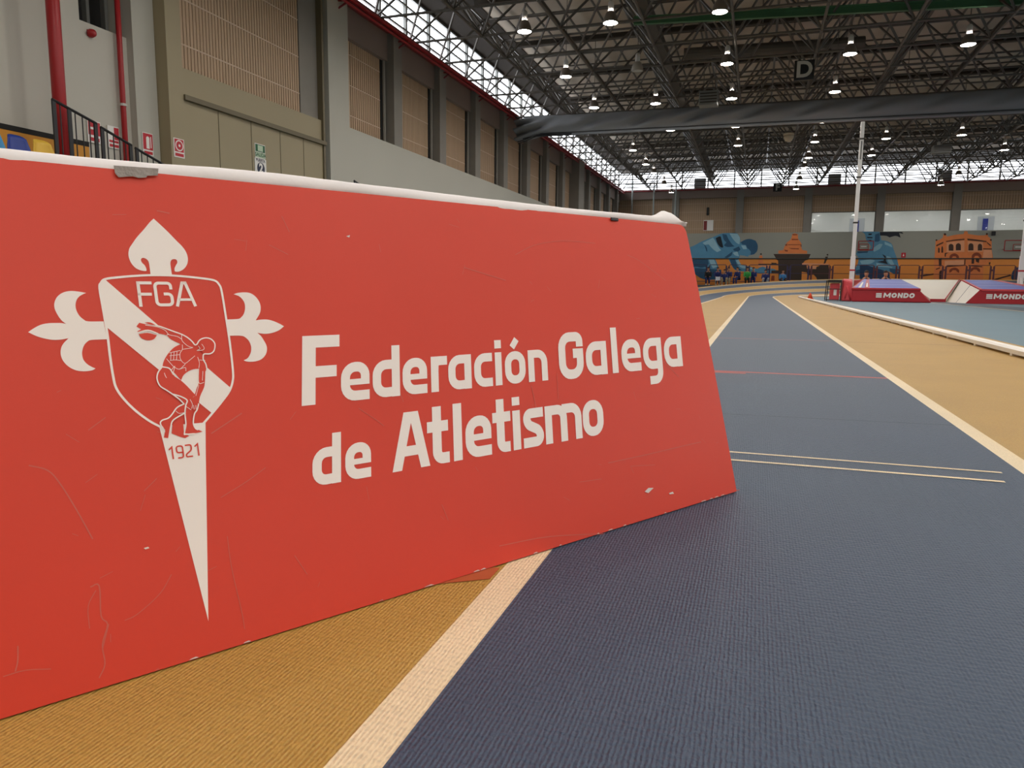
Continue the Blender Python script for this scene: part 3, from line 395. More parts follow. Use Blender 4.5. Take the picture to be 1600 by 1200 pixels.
for k in range(4):
    th = [k * .16 + .0015 + i * .03925 for i in range(5)]
    kerb([(XK + RK - RK * math.cos(a), Y0 + RK * math.sin(a), 0) for a in th], 'white curved kerb rail, %s length round the far bend' % ['first', 'second', 'third', 'fourth'][k])
t = thing('traffic_cone', 'small orange cone standing at the start of the far bend', 'cone', (1.86, 28.9, 0))
mb = MB(); mb.box(-.12, .12, -.12, .12, 0, .02); mb.build('base', M_cone, t)
mb = MB(); mb.lathe([(.1, .02), (.025, .22), (.02, .225)], n=14); mb.build('cone_body', M_cone, t, True)

# ------------------------------------------------------------------ advertising board
U_, V_, N_ = Vector((0.51808187, 0.85533103, 0)), Vector((-0.23677721, 0.14341813, 0.96092028)), Vector((0.82190494, -0.49783537, 0.27682523))
B0 = Vector((-.018, 1.607, .002))
board = bpy.data.objects.new('advertising_board', None); C.objects.link(board)
Mb = Matrix((U_, V_, N_)).transposed().to_4x4(); Mb.translation = B0; board.matrix_world = Mb
tag(board, 'red folding board lettered Federación Galega de Atletismo, standing across the lane line', 'advertising board')
BW, BH = 1.52, .594
# front panel: a slightly warped sheet with a rounded top corner
mb = MB()
def warp(u, v):
    return .0002 * math.sin(u * 4.1 + .6) * (v / BH) ** 2 + .00012 * math.sin(u * 9 + v * 5)
us = [-BW + i * BW / 60 for i in range(61)]; vs_ = [i * BH / 20 for i in range(21)]
def edge(u, v):
    # the outer corner of the sheet is clipped round and the free edge bows a little
    du = .004 * math.sin(PI * min(1, v / BH)) * max(0, 1 + u / .2) if u > -.2 else 0
    r = .02; x = u - (-r); yv = v - (BH - r)
    if x > 0 and yv > 0:
        d = math.hypot(x, yv)
        m_ = max(x, yv)
        if d > 1e-9: return -r + x * m_ / d + du, BH - r + yv * m_ / d
    return u + du, v
NU = len(us); G = []
us = us[:-1] + [-.014, -.007, 0.]; NU = len(us); vs_ = vs_[:-1] + [BH - .014, BH - .007, BH]; NV = len(vs_)
for v in vs_:
    for u in us:
        uu, vv = edge(u, v); G.append((uu, vv, warp(u, v)))
fs = [(j * NU + i, j * NU + i + 1, (j + 1) * NU + i + 1, (j + 1) * NU + i) for j in range(NV - 1) for i in range(NU - 1)]
mb.add(G, fs)
TH = .006
mb.add([(a, b, c - TH) for a, b, c in G], [f[::-1] for f in fs])
ring = [j * NU + NU - 1 for j in range(NV)] + [(NV - 1) * NU + i for i in range(NU - 2, -1, -1)] + [j * NU for j in range(NV - 2, -1, -1)] + list(range(1, NU - 1))
n0 = len(ring)
rv = [G[i] for i in ring] + [(G[i][0], G[i][1], G[i][2] - TH) for i in ring]
mb.add(rv, [(i, n0 + i, n0 + (i + 1) % n0, (i + 1) % n0) for i in range(n0)], 1)
mb.build('front_panel', [M_board, M_core], board)
# rear leaf of the folding board leans the other way
rear_top = Vector((0, .585, -.03)); up = Mb.to_3x3().inverted() @ Vector((0, 0, 1)); fl = (Mb.to_3x3().inverted() @ Vector((-U_.y, U_.x, 0)))
rb = rear_top + (fl * .15 - up * .5625); d_ = (rear_top - rb)
mb = MB(); e1 = Vector((-BW, 0, 0)); nn = Vector((1, 0, 0)).cross(d_).normalized() * TH
mb.hexa([rb + e1, rb, rb + nn, rb + e1 + nn, rear_top + e1, rear_top, rear_top + nn, rear_top + e1 + nn])
o = mb.build('rear_panel', M_board, board)
# tarpaulin hinge draped over both leaves
mb = MB(); cols = 150; prof = []
rnd = random.Random(4)
for i in range(cols + 1):
    u = -BW + (BW + .008) * i / cols
    wob = .0005 * math.sin(u * 23) + .0004 * math.sin(u * 61 + 1) + .0003 * math.sin(u * 140)
    top = .611 + .0018 * math.sin(u * 7 + 1) + (.003 if -1.1 < u < -.8 else 0) * math.sin((u + 1.1) / .3 * PI)
    pk = math.exp(-((u + .045) / .03) ** 2) * .012
    low = .588 - .003 * math.sin(u * 9) + max(0, u + .09) * .05
    fall = max(0, (u + .03)) / .038
    prof.append([(u, low, -.002 - .001), (u, low + .008, -.0005 + wob), (u, top - .006 - .008 * fall, .0015 + wob), (u, top - .001 + pk - .014 * fall * fall, -.006 + wob), (u, top + .002 + pk * 1.3 - .016 * fall * fall, -.016), (u, top - .004 + pk * .6 - .012 * fall, -.03), (u, .585, -.042), (u, .55, -.053)])
vs = [p for c in prof for p in c]; n_ = 8
mb.add(vs, [(i * n_ + k, (i + 1) * n_ + k, (i + 1) * n_ + k + 1, i * n_ + k + 1) for i in range(cols) for k in range(n_ - 1)])
o = mb.build('tarpaulin_hinge', M_tarp, board, True); o['label'] = 'white tarpaulin folded over the top edge'
sd = o.modifiers.new('s', 'SOLIDIFY'); sd.thickness = .0009; sd.offset = -1
mb = MB()
P = [(-1.141, .597), (-1.090, .599), (-1.092, .5895), (-1.104, .588), (-1.106, .5855), (-1.115, .584), (-1.121, .5855), (-1.137, .5825), (-1.1405, .587)]
mb.poly([(x, y, .0038 + warp(x, y)) for x, y in P]); o = mb.build('tape_patch', M_tape, board); o['label'] = 'torn grey duct tape patch on the top edge'
mb = MB(); mb.box(-.247, -.226, .5875, .594, .0012, .004); o = mb.build('clip', M_black, board, bevel=.001); o['label'] = 'small black clip'  # thin black block stands in for the shade of a gap at the top edge

ZL = .0006      # printed vinyl lies on the sheet
def onb(p, lift=0.): return (p[0], p[1], ZL + lift + warp(p[0], p[1]) * .0)
# lettering
let = MB(); SH = .163
def G_(base): return lambda x, y: ((x + SH * y) / 1000, (base + y) / 1000)
layer = [0]
def rib(P, w, fn, rad=0, closed=False):
    layer[0] += 1      # overlapping strokes of one letter lie a hair apart
    ribbon(let, rounded(P, rad, closed), w, ZL + (layer[0] % 9) * .000012, 0, closed, fn)
def g_o(x0, x1, h, t, fn): q = t / 2; rib([(x0 + q, q), (x1 - q, q), (x1 - q, h - q), (x0 + q, h - q)], t, fn, (x1 - x0) * .32, True)
def g_e(x0, x1, h, t, fn):
    q = t / 2; r = (x1 - x0) * .34; m_ = h * .48
    rib([(x1, q), (x0 + q, q), (x0 + q, h - q), (x1 - q, h - q), (x1 - q, m_ - h * .0775)], t, fn, [0, r, r, r, 0]); rib([(x1 - t * .6, m_), (x0 + t * .6, m_)], h * .155, fn)
def g_bowl(x0, x1, h, t, fn):
    q = t / 2; r = (x1 - x0) * .34
    rib([(x1 - q, h - q), (x0 + q, h - q), (x0 + q, q), (x1 - q - 1, q + .5)], t, fn, r)
    rib([(x1 - q - 3, q), (x1 - q, h * .22)], t * .7, fn)
def g_d(x0, x1, h, t, asc, fn): g_bowl(x0, x1, h, t, fn); rib([(x1 - t / 2, 0), (x1 - t / 2, asc)], t, fn)
def g_a(x0, x1, h, t, fn): g_bowl(x0, x1, h, t, fn); rib([(x1 - t / 2, 0), (x1 - t / 2, h)], t, fn)
def g_c(x0, x1, h, t, fn): q = t / 2; r = (x1 - x0) * .4; rib([(x1, h - q), (x0 + q, h - q), (x0 + q, q), (x1, q)], t, fn, r)
def g_i(x0, x1, h, fn, dot=None):
    w = x1 - x0; c = (x0 + x1) / 2; rib([(c, 0), (c, h)], w, fn)
    if dot: rib([(c, dot - 14), (c, dot)], w, fn)
def g_r(x0, x1, h, t, fn): q = t / 2; rib([(x0 + q, 0), (x0 + q, h)], t, fn); rib([(x0 + q, h * .6), (x0 + q + 1, h - q), (x1, h - q)], t, fn, t * .8)
def g_n(x0, x1, h, t, fn): q = t / 2; rib([(x0 + q, 0), (x0 + q, h)], t, fn); rib([(x0 + q, h - q), (x1 - q, h - q), (x1 - q, 0)], t, fn, [0, (x1 - x0) * .34, 0])
fn = G_(282)
rib([(-937.6, 0), (-937.6, 96)], 20, fn); rib([(-947.6, 87.6), (-891.5, 87.6)], 17, fn); rib([(-947.6, 45), (-895.9, 45)], 16, fn)
h, t_ = 55.3, 14
g_e(-889.3, -843.9, h, t_, fn); g_d(-838.8, -792.7, h, t_, 76.5, fn); g_e(-788, -744, h, t_, fn); g_r(-736.8, -706, h, t_, fn)
g_a(-704.2, -658.6, h, t_, fn); g_c(-653, -615, h, t_, fn); g_i(-609.1, -594.8, h, fn, 76); g_o(-588, -542.2, h, t_, fn)
rib([(-571, 62), (-560, 76)], 12, fn); g_n(-535.9, -490.7, h, t_, fn)
h, t_ = 63.5, 16.5; q = t_ / 2
rib([(-399.8 - q, 56), (-399.8 - q, 83 - q), (-461.8 + q, 83 - q), (-461.8 + q, q - 2), (-399.8 - q, q - 2), (-399.8 - q, 52.5)], t_ + .8, fn, [0, 20, 20, 20, 20, 0]); rib([(-399.8 - t_ * .6, 44), (-426, 44)], t_ + .8, fn)
g_a(-393, -336, h, t_, fn); g_i(-322, -305, 88.5, fn); g_e(-294, -237, h, t_, fn)
g_bowl(-229.5, -170.5, h, t_, fn); rib([(-170.5 - q, h), (-170.5 - q, -30 + q), (-213, -30 + q)], t_, fn, [0, 16, 0]); g_a(-163, -103.5, h, t_, fn)
fn = G_(172); h, t_ = 50.3, 13.5
g_d(-949.6, -907.4, h, t_, 68.5, fn); g_e(-900.9, -860.6, h, t_, fn)
let.poly([(*fn(*p), ZL) for p in [(-825.7, 0), (-805.6, 84.5), (-780.3, 84.5), (-760, 0), (-776.5, 0), (-793, 68), (-809.5, 0)]])
rib([(-808, 27), (-778, 27)], 14.5, fn)
h, t_ = 65, 16.5; q = t_ / 2
rib([(-746.6, 87.5), (-746.6, q), (-724, q)], t_, fn, [0, 20, 0]); rib([(-764.7, 57), (-725.7, 57)], t_, fn)
g_i(-716, -699.3, 88.5, fn); g_e(-692.7, -640.6, h, t_, fn)
rib([(-620.8, 87), (-620.8, q), (-601, q)], t_, fn, [0, 20, 0]); rib([(-637.5, 57.5), (-599.2, 57.5)], t_, fn)
g_i(-594.6, -578, h, fn, 87.5)
rib([(-525.6, h - q), (-571.3 + q, h - q), (-571.3 + q, h * .60), (-525.6 - q, h * .40), (-525.6 - q, q), (-572, q)], t_, fn, [0, 16, 12, 12, 16, 0])
rib([(-521.4 + q, 0), (-521.4 + q, h)], t_, fn); rib([(-513, h - q), (-476.6, h - q), (-476.6, 0)], t_, fn, [0, 15, 0]); rib([(-480, h - q), (-431.9 - q, h - q), (-431.9 - q, 0)], t_, fn, [0, 17, 0])
g_o(-428.9, -374.4, h, t_, fn)
o = let.build('lettering', M_white, board); o['label'] = 'white slanted lettering reading Federación Galega de Atletismo'
# emblem
em = MB(); E = D['emblem']
for k in ('spade', 'left', 'right'): em.poly([onb(p) for p in smooth_loop(E[k], 4)])
em.poly([onb(p) for p in E['band']]); em.poly([onb(p) for p in E['blade']])
ribbon(em, smooth_path(E['shield'], 4), .0027, ZL + .0001, 0)
T_ = D['thrower']
for k, P in enumerate(T_['red']): em.poly([onb(p, .0004 + .00003 * k) for p in smooth_loop(P, 3)], 1)
em.poly([onb(p, .0008) for p in T_['head']], 1)
for P in T_['thick']: ribbon(em, smooth_path(P, 4), .00155, ZL + .001, 0)
for P in T_['thin']: ribbon(em, smooth_path(P, 3), .0006, ZL + .0011, 0)
def erib(P, w, m=0, rad=0, z=.0002): ribbon(em, rounded([(a / 1000, b / 1000) for a, b in P], rad / 1000), w / 1000, ZL + z, m)
w = 3.7
erib([(-1130.6, 422), (-1130.6, 453.5)], w); erib([(-1132.5, 451.6), (-1115.2, 451.6)], w); erib([(-1132.5, 437.5), (-1116.6, 437.5)], w)
erib([(-1094, 443.5), (-1094, 451.5), (-1112, 451.5), (-1112, 424), (-1094, 424), (-1094, 437.8), (-1103, 437.8)], w, 0, 4.5)
erib([(-1089, 421.8), (-1079.6, 453.2)], w); erib([(-1067.3, 421.8), (-1076.6, 453.2)], w); erib([(-1086, 430.5), (-1070, 430.5)], w * .85); erib([(-1081, 452), (-1075, 452)], w)
w = 1.7; b_ = 234.6; hh = 14.6; dz = .0006
erib([(-1121, b_ + hh - 3), (-1117.4, b_ + hh), (-1117.4, b_)], w, 1, 0, dz)
erib([(-1112, b_ + .5), (-1105.5, b_ + .5), (-1105.5, b_ + hh), (-1112.5, b_ + hh), (-1112.5, b_ + 6.8), (-1105.5, b_ + 6.8)], w, 1, 2.4, dz)
erib([(-1102.5, b_ + hh), (-1095.6, b_ + hh), (-1095.6, b_ + 8.2), (-1102.2, b_ + 3.5), (-1102.2, b_ + .5), (-1094.8, b_ + .5)], w, 1, 2.0, dz)
erib([(-1091.6, b_ + hh - 3), (-1087.8, b_ + hh), (-1087.8, b_)], w, 1, 0, dz)
o = em.build('emblem', [M_white, M_board], board); o['label'] = 'white shield emblem marked FGA and 1921 with a discus thrower'
sc = MB(); rnd = random.Random(2)
for k, P in enumerate(D['scuff']): ribbon(sc, smooth_path(P, 4), .0009 if k % 3 else .0013, ZL - .0001, 0)
for i in range(60):
    u, v = rnd.uniform(-1.25, -.03), rnd.uniform(.03, .56); a = rnd.uniform(0, PI); l = rnd.uniform(.004, .02)
    ribbon(sc, [(u, v), (u + l * math.cos(a), v + l * math.sin(a))], .0006, ZL - .0001, 0)
for P in D['chip']: sc.poly([onb(p, .0013) for p in P], 1)
for i in range(26):
    u = rnd.uniform(-1.25, 0); l = rnd.uniform(.004, .018)
    sc.poly([onb(p, .0014) for p in [(u, .001), (u + l, .0008), (u + l * .7, .0026), (u + l * .2, .002)]], 1 if i % 3 else 0)
o = sc.build('scuff_marks', [M_scuff, M_chip], board); o['kind'] = 'stuff'; o['label'] = 'pale scratches and chips'

# ------------------------------------------------------------------ walls
WX = -10.3
def slats(mb, y0, y1, z0, z1, x, axis='x', pitch=.105, rows=.78, depth=.025):
    """tan slatted acoustic lining: backing, upright slats, thin battens"""
    def bx(a0, a1, d0, d1, h0, h1, m):
        if axis == 'x': mb.box(d0, d1, a0, a1, h0, h1, m)
        else: mb.box(a0, a1, d0, d1, h0, h1, m)
    s = 1 if axis == 'x' else -1
    def dd(a, b): return (x + s * a, x + s * b) if s > 0 else (x + s * b, x + s * a)
    bx(y0, y1, *dd(-.06, 0), z0, z1, 1)
    n = int((y1 - y0) / pitch)
    for i in range(n):
        a = y0 + (i + .5) * (y1 - y0) / n
        bx(a - pitch * .38, a + pitch * .38, *dd(0, depth), z0, z1, 0)
    k = z0 + rows * .55
    while k < z1 - .1:
        bx(y0, y1, *dd(depth - .005, depth + .006), k, k + .028, 2); k += rows
wl = MB()
# base wall (grey) beside and behind the bays, pillars, lintels
mats_w = [M_plaster, M_plaster2, M_concrete, M_lintel, M_dark, M_olive, M_olive_dk, M_amber]
wl.box(-11.2, -10.69, 5.0, 9.72, 0, 8.2, 1); wl.box(-11.2, -10.69, 9.72, 10.66, 0, 4.62, 1)
wl.box(-11.2, -10.69, 9.3, 10.66, 6.6, 8.2, 1)
wl.box(-11.2, -10.69, 5.0 - 27, 5.0, 0, 9.5, 1)
wl.box(-10.70, -10.675, 5.0, 9.74, 2.62, 2.70, 4); wl.box(-10.70, -10.68, 5.0, 9.74, 0, 2.62, 7)
wl.box(-11.2, -10.55, 10.66, 11.16, 0, 8.2, 0)
wl.box(-11.2, WX, 16.5, 17.45, 0, 8.2, 0)                           # pale pillar beside the door
wl.box(-11.2, WX, 17.45, 58, 0, 4.43, 0)                             # lower grey wall
struct(wl.build('wall_left', mats_w), 'long grey wall under the slatted bays')
win = MB(); win.box(-11.25, -11.15, 9.72, 10.66, 4.62, 6.6, 0)
for yy in (9.74, 10.2, 10.58): win.box(-11.15, -11.05, yy, yy + .06, 4.62, 6.6, 1)
struct(win.build('window_3', [M_dark, M_frame]), 'dark internal window high on the wall')
wp = MB()
pil = [20.23 + 3.27 * i for i in range(12)]
prev = 17.45
sl = MB()
for i, yc in enumerate(pil):
    big = i in (7,)
    wp.box(-10.75, WX + (.25 if big else 0), yc - .26 - (.5 if big else 0), yc + .26 + (.3 if big else 0), 4.43, 7.62, 0)
    slats(sl, prev, yc - .26 - .12, 4.43, 6.8, -10.66)
    wp.box(-10.72, -10.62, yc - .5, yc - .26, 4.43, 6.8, 2)          # dark slot with a downpipe
    wp.tube((-10.58, yc - .36, 4.43), (-10.58, yc - .36, 6.9), .05, 8, 0)
    wp.box(-10.72, -10.5, prev, yc - .26, 6.78, 7.62, 1)
    prev = yc + .26
slats(sl, prev, 58.0, 4.43, 6.8, -10.66); wp.box(-10.72, -10.5, prev, 58.0, 6.78, 7.62, 1); wp.box(-11.2, -10.72, 17.0, 58.4, 4.0, 7.62, 1)
struct(wp.build('wall_left_pillars', [M_concrete, M_lintel, M_dark]), 'row of concrete pillars and pinkish lintels')
struct(sl.build('wall_left_lining', [M_slat, M_slatdark, M_batten]), 'tan slatted lining in the bays')
# big olive sliding door with its own post and slatted panel above
dr = MB()
dr.box(-10.42, -10.34, 11.53, 16.3, 0, 3.78, 0)
for yy in (12.5, 13.5, 14.5, 15.4): dr.box(-10.345, -10.332, yy, yy + .012, 0, 3.78, 1)
door = struct(dr.build('door_1', [M_olive, M_olive_dk]), 'wide olive steel sliding door')
hh_ = MB(); hh_.box(-10.34, -10.29, 16.1, 16.2, 2.6, 2.9); hh_.build('door_handle', M_olive_dk, door)
fr = MB()
fr.box(-10.69, WX, 11.17, 11.54, 0, 8.2, 0)
fr.box(-10.45, -10.26, 11.54, 16.3, 3.77, 3.86, 1)
fr.box(-10.5, -10.36, 11.54, 16.3, 3.86, 4.36, 0)
fr.box(-10.6, -10.3, 16.22, 16.30, 0, 8.2, 1); fr.box(-10.8, -10.62, 16.2, 16.5, 0, 8.2, 2)
fr.box(-10.75, -10.45, 15.5, 16.22, 4.36, 8.2, 3)
struct(fr.build('door_1_frame', [M_olive, M_olive_dk, M_dark, M_concrete]), 'olive post, beam and jamb around the sliding door')
s2 = MB(); slats(s2, 11.54, 15.5, 4.36, 8.2, -10.5, pitch=.088, rows=.82)
struct(s2.build('wall_left_panel', [M_slat, M_slatdark, M_batten]), 'tan slatted panel above the sliding door')
# clerestory on the left
cl = MB(); cl.box(-10.52, -10.5, 16.5, 58.2, 7.6, 9.02, 0); cl.box(-10.52, -10.5, 3, 16.5, 8.2, 9.02, 0)
w1 = struct(cl.build('window_1', [M_day]), 'long daylight clerestory above the red pipe')
cf = MB(); yy = 3
while yy < 58: cf.box(-10.5, -10.40, yy - .05, yy + .05, 7.6, 9.02); yy += 1.64
for z in (7.95, 8.32, 8.66, 9.0): cf.box(-10.5, -10.42, 3, 58, z - .03, z + .03)
cf.build('window_frame', M_frame, w1)
# red pipe rail along the top of the wall and down the far wall
tr = MB()
tr.tube((-10.1, 16.6, 7.5), (-10.1, 57.75, 7.56), .055, 8, 1); tr.tube((-10.1, 16.6, 7.36), (-10.1, 57.75, 7.42), .035, 8, 1)
tr.box(-10.5, -10.15, 16.5, 58, 7.54, 7.64, 0)
tr.tube((-10.1, 57.75, 7.56), (48, 57.75, 7.62), .06, 8, 0)
for i in range(13):
    yc = 17.2 + 3.27 * i
    tr.tube((-10.5, yc - .35, 7.36), (-10.08, yc, 7.44), .025, 6, 0); tr.tube((-10.5, yc - .3, 7.05), (-10.08, yc, 7.44), .025, 6, 0)
struct(tr.build('trim_1', [M_darkred, M_red]), 'red pipes and brackets along the wall top')

# far wall
fw = MB(); FY = 58.0
mats_f = [M_orange, M_greywall, M_concrete, M_lintel, M_ledge]
fw.box(-11.2, 50, FY, FY + .4, 0, 2.45, 0); fw.box(-11.2, 50, FY, FY + .4, 2.52, 4.37, 1); fw.box(-11.2, 50, FY - .06, FY + .3, 2.45, 2.52, 4)
fw.box(-11.2, 50, FY + .02, FY + .4, 6.98, 7.72, 3)
struct(fw.build('wall_far', mats_f), 'far wall, orange below and grey above')
fp = MB(); px_ = [-6.2, -1.5, 3.2, 7.95, 12.65, 17.35, 22.05, 26.75, 31.45, 36.15, 40.85, 45.5]
for x in px_: fp.box(x - .26, x + .26, FY - .02, FY + .4, 4.37, 7.5, 0)
struct(fp.build('wall_far_pillars', [M_concrete]), 'concrete pillars of the far wall')
fs_ = MB(); b = [-10.75] + px_
for i in range(len(b) - 1):
    x0, x1 = b[i] + (.26 if i else 0), b[i + 1] - .26
    if i < 3: slats(fs_, x0, x1, 4.37, 6.98, FY + .3, 'y', .16, .62)
    else: slats(fs_, x0, x1, 5.78, 6.98, FY + .3, 'y', .16, .62)
struct(fs_.build('wall_far_lining', [M_slat, mat('far_groove', '#A08A70', .9), M_batten]), 'tan slatted lining between the far pillars')
# glazed galleries with a bright corridor behind
M_glass = bpy.data.materials.new('gallery_glass'); M_glass.use_nodes = True
nt = M_glass.node_tree; nt.nodes.clear()
ou = nt.nodes.new('ShaderNodeOutputMaterial'); mxs = nt.nodes.new('ShaderNodeMixShader'); tp = nt.nodes.new('ShaderNodeBsdfTransparent'); gl = nt.nodes.new('ShaderNodeBsdfGlossy')
lw = nt.nodes.new('ShaderNodeFresnel'); lw.inputs['IOR'].default_value = 1.5; gl.inputs['Roughness'].default_value = .02
nt.links.new(lw.outputs[0], mxs.inputs[0]); nt.links.new(tp.outputs[0], mxs.inputs[1]); nt.links.new(gl.outputs[0], mxs.inputs[2]); nt.links.new(mxs.outputs[0], ou.inputs[0])
for k, (x0, x1) in enumerate([(px_[i] + .26, px_[i + 1] - .26) for i in range(2, 6)]):
    g = MB(); g.box(x0, x1, FY + .2, FY + .22, 4.37, 5.78, 0)
    g.box(x0, x1, FY + .18, FY + .24, 5.74, 5.80, 1); g.box(x0, x0 + .05, FY + .18, FY + .24, 4.37, 5.78, 1); g.box(x1 - .05, x1, FY + .18, FY + .24, 4.37, 5.78, 1)
    struct(g.build('window_%d' % (k + 4), [M_glass, M_frame]), 'gallery window, %s from the corner of the far wall' % ['first', 'second', 'third', 'fourth'][k])
ga = MB(); ga.box(3, 24, FY + 2.6, FY + 2.8, 4.0, 6.2, 0); ga.box(3, 24, FY + .4, FY + 2.8, 4.2, 4.3, 0); ga.box(3, 24, FY + .4, FY + 2.8, 6.1, 6.2, 0); ga.box(2.9, 3.0, FY + .4, FY + 2.8, 4.2, 6.2, 0)
for x in [4.2 + 2.4 * i for i in range(8)]:
    ga.box(x - .5, x + .5, FY + 1.2, FY + 1.5, 6.07, 6.1, 1)
struct(ga.build('wall_gallery', [M_interior, mat('gallery_light', '#FFFFFF', .5, emit=9)]), 'white corridor behind the gallery windows')
for x, n in ((6.8, 'first'), (15.1, 'third')):
    g = MB(); g.box(x - .5, x + .5, FY + 2.52, FY + 2.6, 4.3, 5.5, 0); o = struct(g.build('door_%d' % (2 if x < 10 else 3), mat('pale_door', '#B9BEC2', .5)), 'grey door seen through the %s gallery window' % n)
    g = MB(); g.box(x - .2, x + .12, FY + 2.48, FY + 2.53, 4.3, 5.35, 0); g.build('blue_panel', mat('door_blue', '#27348B', .4), o)
# far clerestory
cl = MB(); cl.box(-10.5, 50, FY + .35, FY + .37, 7.72, 9.02); w2 = struct(cl.build('window_2', M_day), 'daylight clerestory across the far wall')
cf = MB(); x = -9.6
while x < 49: cf.box(x - .05, x + .05, FY + .28, FY + .36, 7.72, 9.02); x += 1.9
for z in (8.02, 8.35, 8.68, 9.0): cf.box(-10.5, 50, FY + .29, FY + .35, z - .03, z + .03)
cf.build('window_frame', M_frame, w2)
# the far and unseen sides that close the hall: mirror clerestory on the right, plain wall behind
ow = MB(); ow.box(48, 48.4, -22, 58.4, 0, 7.5, 0); ow.box(48, 48.4, -22, 58.4, 9.2, 9.7, 0)
struct(ow.build('wall_right', M_plaster), 'grey wall on the other side of the hall')
cl = MB(); cl.box(48.2, 48.22, -22, 58, 7.5, 9.2); struct(cl.build('window_8', M_day), 'clerestory on the other side of the hall')
ow = MB(); ow.box(-11.2, 48.4, -22.4, -22, 0, 9.7, 0); struct(ow.build('wall_back', M_plaster), 'plain wall behind the camera')

# ------------------------------------------------------------------ roof
ce = MB(); ce.box(-9.2, 48.4, -22.4, 56.9, 9.55, 9.7, 0)
for yy in [-20 + 4.36 * i for i in range(18)]: ce.box(-9.2, 48, yy - .09, yy + .09, 9.36, 9.56, 1)
ce.hexa([(-10.6, -22, 9.0), (-9.2, -22, 9.52), (-9.2, 58, 9.52), (-10.6, 58, 9.0), (-10.6, -22, 9.2), (-9.2, -22, 9.7), (-9.2, 58, 9.7), (-10.6, 58, 9.2)], 1)
ce.hexa([(-9.3, 56.9, 9.52), (48, 56.9, 9.52), (48, 58.4, 9.0), (-10.6, 58.4, 9.0), (-9.3, 56.9, 9.7), (48, 56.9, 9.7), (48, 58.4, 9.2), (-10.6, 58.4, 9.2)], 1)
struct(ce.build('ceiling', [M_deck, M_fascia]), 'beige roof deck above the steel frame')
NX = [-10.35 + 2.34 * i for i in range(0, 15)]; NYs = [5.91 + 2.17 * j for j in range(0, 25)]
ZLo, ZHi = 7.6, 9.2
lo = MB(); hi = MB(); dg = MB()
for i, x in enumerate(NX):
    lo.tube((x, NYs[0], ZLo), (x, NYs[-1], ZLo), .042 if i else .035, 6, 0)
for j, yv in enumerate(NYs):
    lo.tube((NX[0], yv, ZLo), (NX[-1], yv, ZLo), .036, 6, 0)
UX = [x + 1.17 for x in NX[:-1]]; UY = [yv + 1.085 for yv in NYs[:-1]]
for x in UX: hi.tube((x, UY[0], ZHi), (x, UY[-1], ZHi), .042, 6, 0)
for yv in UY: hi.tube((UX[0], yv, ZHi), (UX[-1], yv, ZHi), .036, 6, 0)
for x in UX:
    for yv in UY:
        for sx in (-1, 1):
            for sy in (-1, 1): dg.tube((x, yv, ZHi), (x + sx * 1.17, yv + sy * 1.085, ZLo), .037, 5, 0, cap=False)
nd = MB()
for x in NX:
    for yv in NYs: nd.lathe([(.0, -.05), (.05, -.03), (.06, 0), (.05, .03), (.0, .05)], (x, yv, ZLo), 6, 0, False)
# secondary purlins just under the deck
pu = MB()
for i in range(36): pu.tube((-9, 6 + 1.45 * i, 9.33), (22, 6 + 1.45 * i, 9.33), .035, 4, 0)
for i in range(30): pu.tube((-8.6 + 1.04 * i, 6, 9.4), (-8.6 + 1.04 * i, 57, 9.4), .035, 4, 0)
sf = bpy.data.objects.new('ceiling_space_frame', None); C.objects.link(sf); struct(sf, 'brown steel space frame carrying the roof')
for nme, q in (('lower_chords', lo), ('upper_chords', hi), ('diagonals', dg), ('nodes', nd), ('purlins', pu)): q.build(nme, M_truss, sf)
t = MB(); t.box(-3.62, -3.3, 6, 57, 8.2, 8.45); struct(t.build('ceiling_duct', mat('dark_duct', '#4C463E', .6)), 'dark cable duct running along the roof')
t = MB(); t.tube((-2.9, 27.9, 8.6), (3.0, 28.3, 8.6), .2, 12)
struct(t.build('ceiling_pipe', mat('dark_duct', '#4C463E', .6)), 'dark round ventilation pipes in the roof')
t = MB(); a_, b_ = Vector((-3.78, 22.27, 8)), Vector((6.29, 23.68, 8)); dvec = (b_ - a_).normalized(); a2 = a_; b2 = b_ + dvec * 4; s_ = Vector((-dvec.y, dvec.x, 0)) * .06
for z0, z1, ww in ((7.88, 7.91, 1.0), (8.07, 8.10, 1.0), (7.91, 8.07, .25)):
    t.hexa([a2 - s_ * ww + Vector((0, 0, z0 - 8)), b2 - s_ * ww + Vector((0, 0, z0 - 8)), b2 + s_ * ww + Vector((0, 0, z0 - 8)), a2 + s_ * ww + Vector((0, 0, z0 - 8)),
            a2 - s_ * ww + Vector((0, 0, z1 - 8)), b2 - s_ * ww + Vector((0, 0, z1 - 8)), b2 + s_ * ww + Vector((0, 0, z1 - 8)), a2 + s_ * ww + Vector((0, 0, z1 - 8))])
tag(t.build('hoist_beam', M_green), 'green steel beam slung under the roof frame', 'beam')

